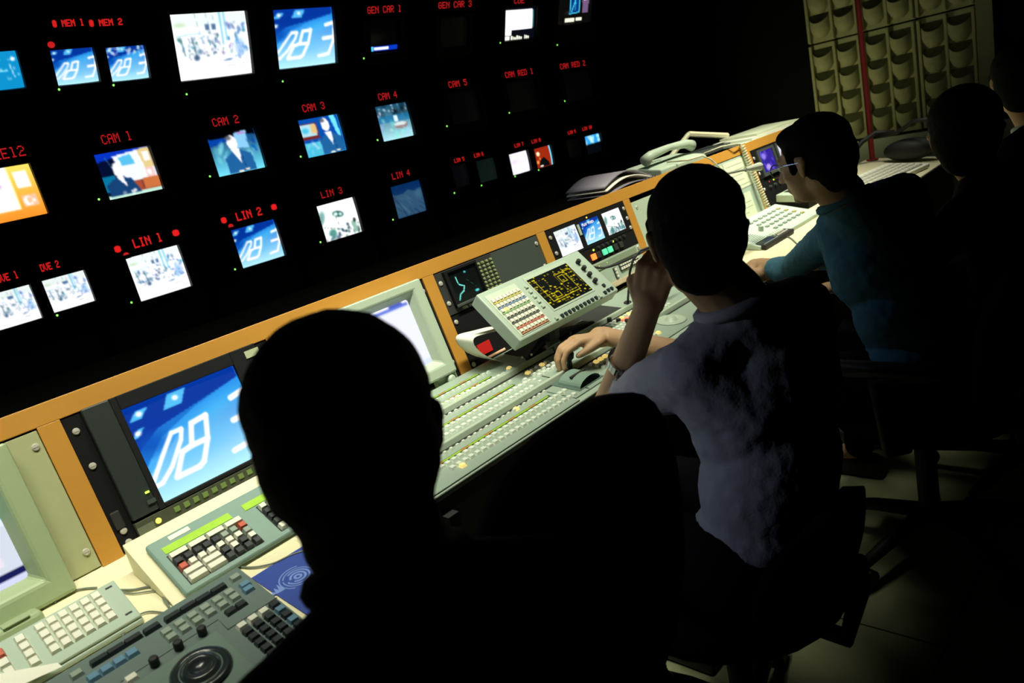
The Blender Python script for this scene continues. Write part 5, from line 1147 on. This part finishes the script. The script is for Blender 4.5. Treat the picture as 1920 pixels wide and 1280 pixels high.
def person(label, head, yaw, pitch, roll, J, shirt, sleeve=1.0, vox=.007, hands=None, hair_long=0, collar=None, skinvox=None, trouser=TROUS, hem=None, hscale=1.0, glasses=True, sr=1.0):
    """J: joints in world space: neck, ls, rs, le, re, lw, rw, chest, belly, hip, lk, rk, la, ra"""
    t = thing('person', label, 'person', None, (J['hip'][0], J['hip'][1], 0))
    M = headm(head, yaw, pitch, roll)
    if hscale != 1: M = M @ Matrix.Scale(hscale, 4)
    V = {k: Vector(v) for k, v in J.items()}
    b = MB(); add_head(b, M, V['neck'])
    ax = (V['rs'] - V['ls']).normalized(); sp = (V['neck'] - V['hip']).normalized(); fw = ax.cross(sp) * -1
    r3 = Matrix((ax, ax.cross(sp) * -1, sp)).transposed()
    b.cap(V['ls'], .042, V['rs'], .042); b.sph(V['chest'], (.125, .085, .15), 20, 14, r3); b.sph(V['belly'], (.12, .085, .14), 20, 14, r3); b.sph(V['hip'], (.13, .09, .09), 20, 14, r3); b.cap(V['neck'], .055, V['chest'], .09)
    for q in 'lr':
        b.cap(V[q + 's'], .045, V[q + 'e'], .038); b.cap(V[q + 'e'], .040, V[q + 'w'], .0265)
        b.cap(V['hip'] + ax * (.09 if q == 'r' else -.09), .075, V[q + 'k'], .050); b.cap(V[q + 'k'], .048, V[q + 'a'], .034); b.cap(V[q + 'a'], .034, V[q + 'a'] + Vector((0, .12, -.04)), .028)
    for h in (hands or []): add_hand(b, **h)
    body = blob('body', b, SKIN, t, skinvox or vox, 4)
    # shirt
    s_ = MB(); s_.cap(V['ls'], .062, V['rs'], .062); s_.cap(V['neck'] - sp * .045, .066, V['chest'], .10); s_.sph(V['chest'], (.168, .112, .175), 24, 16, r3); s_.sph(V['belly'], (.158, .112, .165), 24, 16, r3); s_.sph(V['hip'] + sp * .03, (.165, .115, .095), 24, 14, r3)
    s_.cap(V['neck'] - sp * .052, .058, V['ls'], .064); s_.cap(V['neck'] - sp * .052, .058, V['rs'], .064)
    s_.cap(V['ls'], .066, V['chest'] - ax * .07, .10); s_.cap(V['rs'], .066, V['chest'] + ax * .07, .10)
    for q in 'lr':
        sl = sleeve[q] if isinstance(sleeve, dict) else sleeve
        e = V[q + 's'].lerp(V[q + 'e'], min(1, sl)); s_.cap(V[q + 's'], .066 * sr, e, (.055 if sl <= 1 else .052) * sr)
        if sl > 1: s_.cap(V[q + 'e'], .052, V[q + 'e'].lerp(V[q + 'w'], sl - 1), .040)
    if hem: 
        for a_, ra, c_, rc in hem: s_.cap(a_, ra, c_, rc)
    sh = blob('shirt', s_, shirt, t, vox, 5, noise=.006 if shirt in (SHIRTG, SHIRTB) else 0)
    ring_ = MB(); c0 = V['neck'] - sp * .012; pts = []
    u_x = ax; u_y = r3.col[1]
    for i in range(25): a_ = 2 * math.pi * i / 24; pts.append(c0 + u_x * .066 * math.cos(a_) + u_y * .062 * math.sin(a_) - sp * .010 * math.sin(a_))
    obj('collar', ring_.tube(pts, .013, 8), collar or shirt, t, smooth=True)
    tr = MB()
    for q in 'lr': tr.cap(V['hip'] + ax * (.09 if q == 'r' else -.09), .096, V[q + 'k'], .068); tr.cap(V[q + 'k'], .068, V[q + 'a'] + Vector((0, 0, .02)), .050)
    tr.sph(V['hip'], (.172, .125, .10), 20, 14, r3); blob('trousers', tr, trouser, t, .011, 4)
    for q in 'lr': f = MB(); a_ = V[q + 'a']; f.cap((a_.x, a_.y - .04, .045), .038, (a_.x, a_.y + .15, .036), .032); f.box(a_.x - .04, a_.x + .04, a_.y - .08, a_.y + .18, .002, .02); blob('shoe', f, RUBBER, t, .009, 3)
    h = MB(); add_hair(h, M, hair_long); blob('hair', h, HAIR, t, .006, 4, .004)
    for q in (-1, 1): o = obj('eye', MB().sph(M @ Vector((q * .031, .080, .006)), .0115, 12, 8), mat('eye_white', (.6, .6, .58), .2), t, smooth=True)
    if glasses:
        g_ = MB(); P = lambda x, y, z: M @ Vector((x, y, z))
        for q in (-1, 1):
            g_.tube([P(q * .033 + .022 * math.cos(2 * math.pi * i / 16), .104, .002 + .018 * math.sin(2 * math.pi * i / 16)) for i in range(17)], .0016, 6); g_.tube([P(q * .055, .103, .008), P(q * .082, .04, .010), P(q * .086, -.01, .006)], .0015, 6)
        g_.tube([P(-.011, .104, .006), P(0, .107, .009), P(.011, .104, .006)], .0015, 6); obj('glasses', g_, mat('thin_metal_frame', (.3, .3, .35), .25, metal=.8), t)
    return t, V, M
def office_chair(label, x, y, yaw, zs=.47, back_h=.50, back_w=.46, arms=True, top=None):
    F = Frame((x, y, 0), 0, yaw); t = thing('office_chair', label, 'chair', F)
    obj('seat', MB().sph((0, 0, zs - .035), (.24, .24, .045), 28, 10), CHAIRM, t, smooth=True)
    zt = top or zs + .10 + back_h; zb = zt - back_h; n, m_ = 40, 10; zc_ = (zt + zb) / 2; vs = [(0, -.245, zc_)]; fs = []
    def bp(f, a_):
        ca, sa = math.cos(a_), math.sin(a_); e = 2.5; rr_ = (abs(ca) ** e + abs(sa) ** e) ** (-1 / e)
        u, v = f * rr_ * ca, f * rr_ * sa; return (back_w / 2 * u, -.245 + .045 * u * u + .02 * v * v - .02 * v, zc_ + back_h / 2 * v)
    for j in range(1, m_ + 1):
        for i in range(n): vs.append(bp(j / m_, 2 * math.pi * i / n))
    for i in range(n): fs.append((0, 1 + i, 1 + (i + 1) % n))
    for j in range(m_ - 1):
        for i in range(n): p_ = 1 + j * n; fs.append((p_ + i, p_ + n + i, p_ + n + (i + 1) % n, p_ + (i + 1) % n))
    o = obj('backrest', MB().add(vs, fs), CHAIRM, t, smooth=True); sd = o.modifiers.new('thick', 'SOLIDIFY'); sd.thickness = .036; sd.offset = 0
    obj('back_support', MB().tube([(0, -.05, zs - .07), (0, -.25, zs - .07), (0, -.285, zs + .05), (0, -.285, zb + .12)], .018, 10), RUBBER, t, smooth=True)
    obj('column', MB().cyl((0, 0, .10), (0, 0, zs - .06), .028), RUBBER, t)
    for k in range(5):
        a_ = 2 * math.pi * k / 5 + .3; c_, s_ = math.cos(a_), math.sin(a_); l_ = obj('base_arm', MB().tube([(0, 0, .11), (.15 * c_, .15 * s_, .10), (.29 * c_, .29 * s_, .075)], [.026, .021, .015], 8), RUBBER, t, smooth=True)
        obj('caster', MB().cyl((.29 * c_ - .02 * s_, .29 * s_ + .02 * c_, .030), (.29 * c_ + .02 * s_, .29 * s_ - .02 * c_, .030), .029, 16), RUBBER, l_)
    if arms:
        for q in (-1, 1): obj('armrest', MB().tube([(q * .20, -.02, zs - .06), (q * .28, .0, zs - .04), (q * .285, .02, zs + .16), (q * .28, -.14, zs + .19), (q * .275, .16, zs + .19)], [.014, .014, .014, .022, .022], 10), RUBBER, t, smooth=True)
    return t
# nearest man, black silhouette
p1h = Vector((.330, .578, 1.190))
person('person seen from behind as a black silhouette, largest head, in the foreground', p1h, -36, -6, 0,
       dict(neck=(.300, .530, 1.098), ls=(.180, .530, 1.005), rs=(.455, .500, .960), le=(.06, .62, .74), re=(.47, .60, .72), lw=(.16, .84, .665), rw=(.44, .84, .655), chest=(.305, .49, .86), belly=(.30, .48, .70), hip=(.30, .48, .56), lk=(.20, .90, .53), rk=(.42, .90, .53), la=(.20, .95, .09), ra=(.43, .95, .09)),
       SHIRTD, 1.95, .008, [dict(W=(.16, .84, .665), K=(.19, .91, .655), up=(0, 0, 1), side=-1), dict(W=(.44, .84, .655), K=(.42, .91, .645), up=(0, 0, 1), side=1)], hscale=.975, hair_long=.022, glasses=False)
office_chair('black office chair under the nearest silhouetted person', .30, .50, 0, .46, .42, .44, True, .93)
office_chair('empty black office chair with a rounded back between the two nearest people', .69, .865, -2, .49, .50, .43, False, 1.055)
# second man, hand on the joystick, chin on his fist
jt = DF.m @ Vector((js.x, js.y, SWZ + .05))
Wr = jt + Vector((.122, -.046, .014)); Kr = jt + Vector((.044, .000, .030))
el = onz(1146, 758, .80); wl_ = onz(1213, 580, 1.035); 
hd2 = Vector((1.176, .703, 1.172))
kn_ = onz(1224, 528, 1.09)
person('person in a pale grey shirt leaning chin on fist, other hand on a joystick', hd2, -50, -8, 4,
       dict(neck=(1.205, .665, 1.045), ls=(1.105, .715, .935), rs=(1.385, .630, .965), le=tuple(el), re=(1.57, .90, .76), lw=tuple(wl_), rw=tuple(Wr), chest=(1.235, .650, .845), belly=(1.20, .640, .70), hip=(1.16, .665, .56), lk=(1.12, .98, .53), rk=(1.36, .98, .53), la=(1.12, 1.02, .09), ra=(1.36, 1.02, .09)),
       SHIRTG, {'l': .66, 'r': .95}, .007, [dict(W=tuple(wl_), K=tuple(wl_ + (kn_ - wl_).normalized() * .085), up=tuple((Vector((-.75, -.2, .1)))), curl=(75, 85, 60), side=-1, spread=.1, thumb=tuple(wl_ + (kn_ - wl_).normalized() * .095 + Vector((.02, -.03, 0)))),
        dict(W=tuple(Wr), K=tuple(Kr), up=(0, .12, 1), curl=(26, 38, 32), side=-1, sc=1.12, thumb=tuple(jt + Vector((.012, -.026, -.004))))], skinvox=.0045)
# watch on the raised forearm
fw_ = (wl_ - el).normalized(); wc_ = atd(1178, 676, ((el.lerp(wl_, .45) - Vector((0, 0, EYE))).dot(fwd)))
tw = el.lerp(wl_, .47); u1 = fw_.cross(Vector((0, 0, 1))).normalized(); u2 = fw_.cross(u1)
t = thing('wrist_watch', 'steel wrist watch on the raised forearm of the person in grey', 'watch', None, tuple(tw))
mb = MB(); nn = 28
for i in range(nn):
    a0_, a1_ = 2 * math.pi * i / nn, 2 * math.pi * (i + .86) / nn; vs = []
    for a_ in (a0_, a1_):
        for r_ in (.0385, .0420):
            for w_ in (-.009, .009): vs.append(tw + (u1 * math.cos(a_) + u2 * math.sin(a_)) * r_ + fw_ * w_)
    mb.add(vs, [(0, 1, 3, 2), (4, 6, 7, 5), (0, 4, 5, 1), (2, 3, 7, 6), (0, 2, 6, 4), (1, 5, 7, 3)])
obj('bracelet', mb, SILVER, t); dirc = (Vector((0, 0, EYE)) - tw).normalized(); dirc = (dirc - fw_ * dirc.dot(fw_)).normalized(); side_ = dirc.cross(fw_)
cdir = (dirc * .75 + side_ * .0).normalized(); obj('dial', MB().cap(tw + cdir * .040, .013, tw + cdir * .046, .013), mat('dark_dial', (.03, .03, .035), .2), t)
office_chair('black office chair under the person in grey', 1.17, .76, -4, .47, .20, .38, False, .66)
# third man in blue, profile
w3 = onz(1425, 497, .778); w3b = onz(1418, 516, .765)
sh3 = dict(neck=(2.03, .765, 1.065), ls=(2.06, .790, .975), rs=(2.29, .700, 1.0), le=(2.30, 1.06, .79), re=(2.56, 1.02, .77), lw=tuple(w3), rw=tuple(w3b), chest=(2.13, .71, .85), belly=(2.12, .66, .71), hip=(2.10, .64, .56), lk=(2.0, 1.02, .53), rk=(2.22, 1.02, .53), la=(2.0, 1.06, .09), ra=(2.22, 1.06, .09))
person('person in a dark blue shirt seen in profile with glasses, arms on the desk', Vector((1.972, .806, 1.175)), -10, -10, 0, sh3,
       SHIRTB, {'l': 1.42, 'r': 1.2}, .007, hscale=.93, sr=.82, hands=[dict(W=tuple(w3), K=tuple(w3 + (onz(1388, 505, .775) - w3).normalized() * .08), up=(0, 0, 1), side=-1), dict(W=tuple(w3b), K=tuple(w3b + (onz(1385, 524, .765) - w3b).normalized() * .08), up=(0, -.2, 1), side=1, curl=(40, 50, 40))], skinvox=.006)
office_chair('black office chair under the person in blue', 2.10, .64, 0, .47, .36, .46, True, .84)
# fourth and fifth, dark figures at the right
def dark_person(label, h, yaw, shirt, collar=None, hs=1.0):
    hx, hy, hz = h; dz = hz - 1.19
    J = dict(neck=(hx + .01, hy - .04, 1.055 + dz), ls=(hx - .16, hy - .02, .975 + dz), rs=(hx + .18, hy - .06, .975 + dz), le=(hx - .20, hy + .14, .74), re=(hx + .26, hy + .10, .74), lw=(hx - .10, hy + .36, .69), rw=(hx + .12, hy + .34, .69), chest=(hx + .01, hy - .07, .86), belly=(hx + .01, hy - .10, .71), hip=(hx + .01, hy - .11, .56), lk=(hx - .10, hy + .32, .53), rk=(hx + .12, hy + .32, .53), la=(hx - .10, hy + .36, .09), ra=(hx + .12, hy + .36, .09))
    return person(label, Vector(h), yaw, -4, 0, J, shirt, 1.95, .010, [dict(W=J['lw'], K=(hx - .07, hy + .43, .685), up=(0, 0, 1), side=-1), dict(W=J['rw'], K=(hx + .09, hy + .41, .685), up=(0, 0, 1), side=1)], collar=collar, glasses=False, hscale=hs)
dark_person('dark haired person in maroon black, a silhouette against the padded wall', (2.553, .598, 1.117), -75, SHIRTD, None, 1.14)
office_chair('black office chair under the person in maroon, before the padded wall', 2.56, .48, 0, .47, .38, .46, True, .86)
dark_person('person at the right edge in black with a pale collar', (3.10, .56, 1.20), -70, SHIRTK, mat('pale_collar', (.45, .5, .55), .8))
office_chair('black office chair at the right edge under the person with a pale collar', 3.12, .44, 0, .47, .44, .46, True, .92)

# ------------------------------------------------------------------ groups of look-alikes
for o in COL.objects:
    if o.parent is None and 'category' in o and 'group' not in o:
        g_ = {'picture_monitor': 'picture monitors on the dark wall', 'tally_display': 'red signs over the picture monitors', 'tally_lamp': 'red lamps at the monitor corners', 'office_chair': 'black office chairs at the desk',
              'person': 'people seated along the desk', 'cable': 'cables on the desk', 'blank_panel': 'blank panels in the rack', 'filler_panel': 'filler panels in the rack', 'pinned_plan': 'sheets pinned to the rack panel'}.get(o.name.split('.')[0])
        if g_: o['group'] = g_
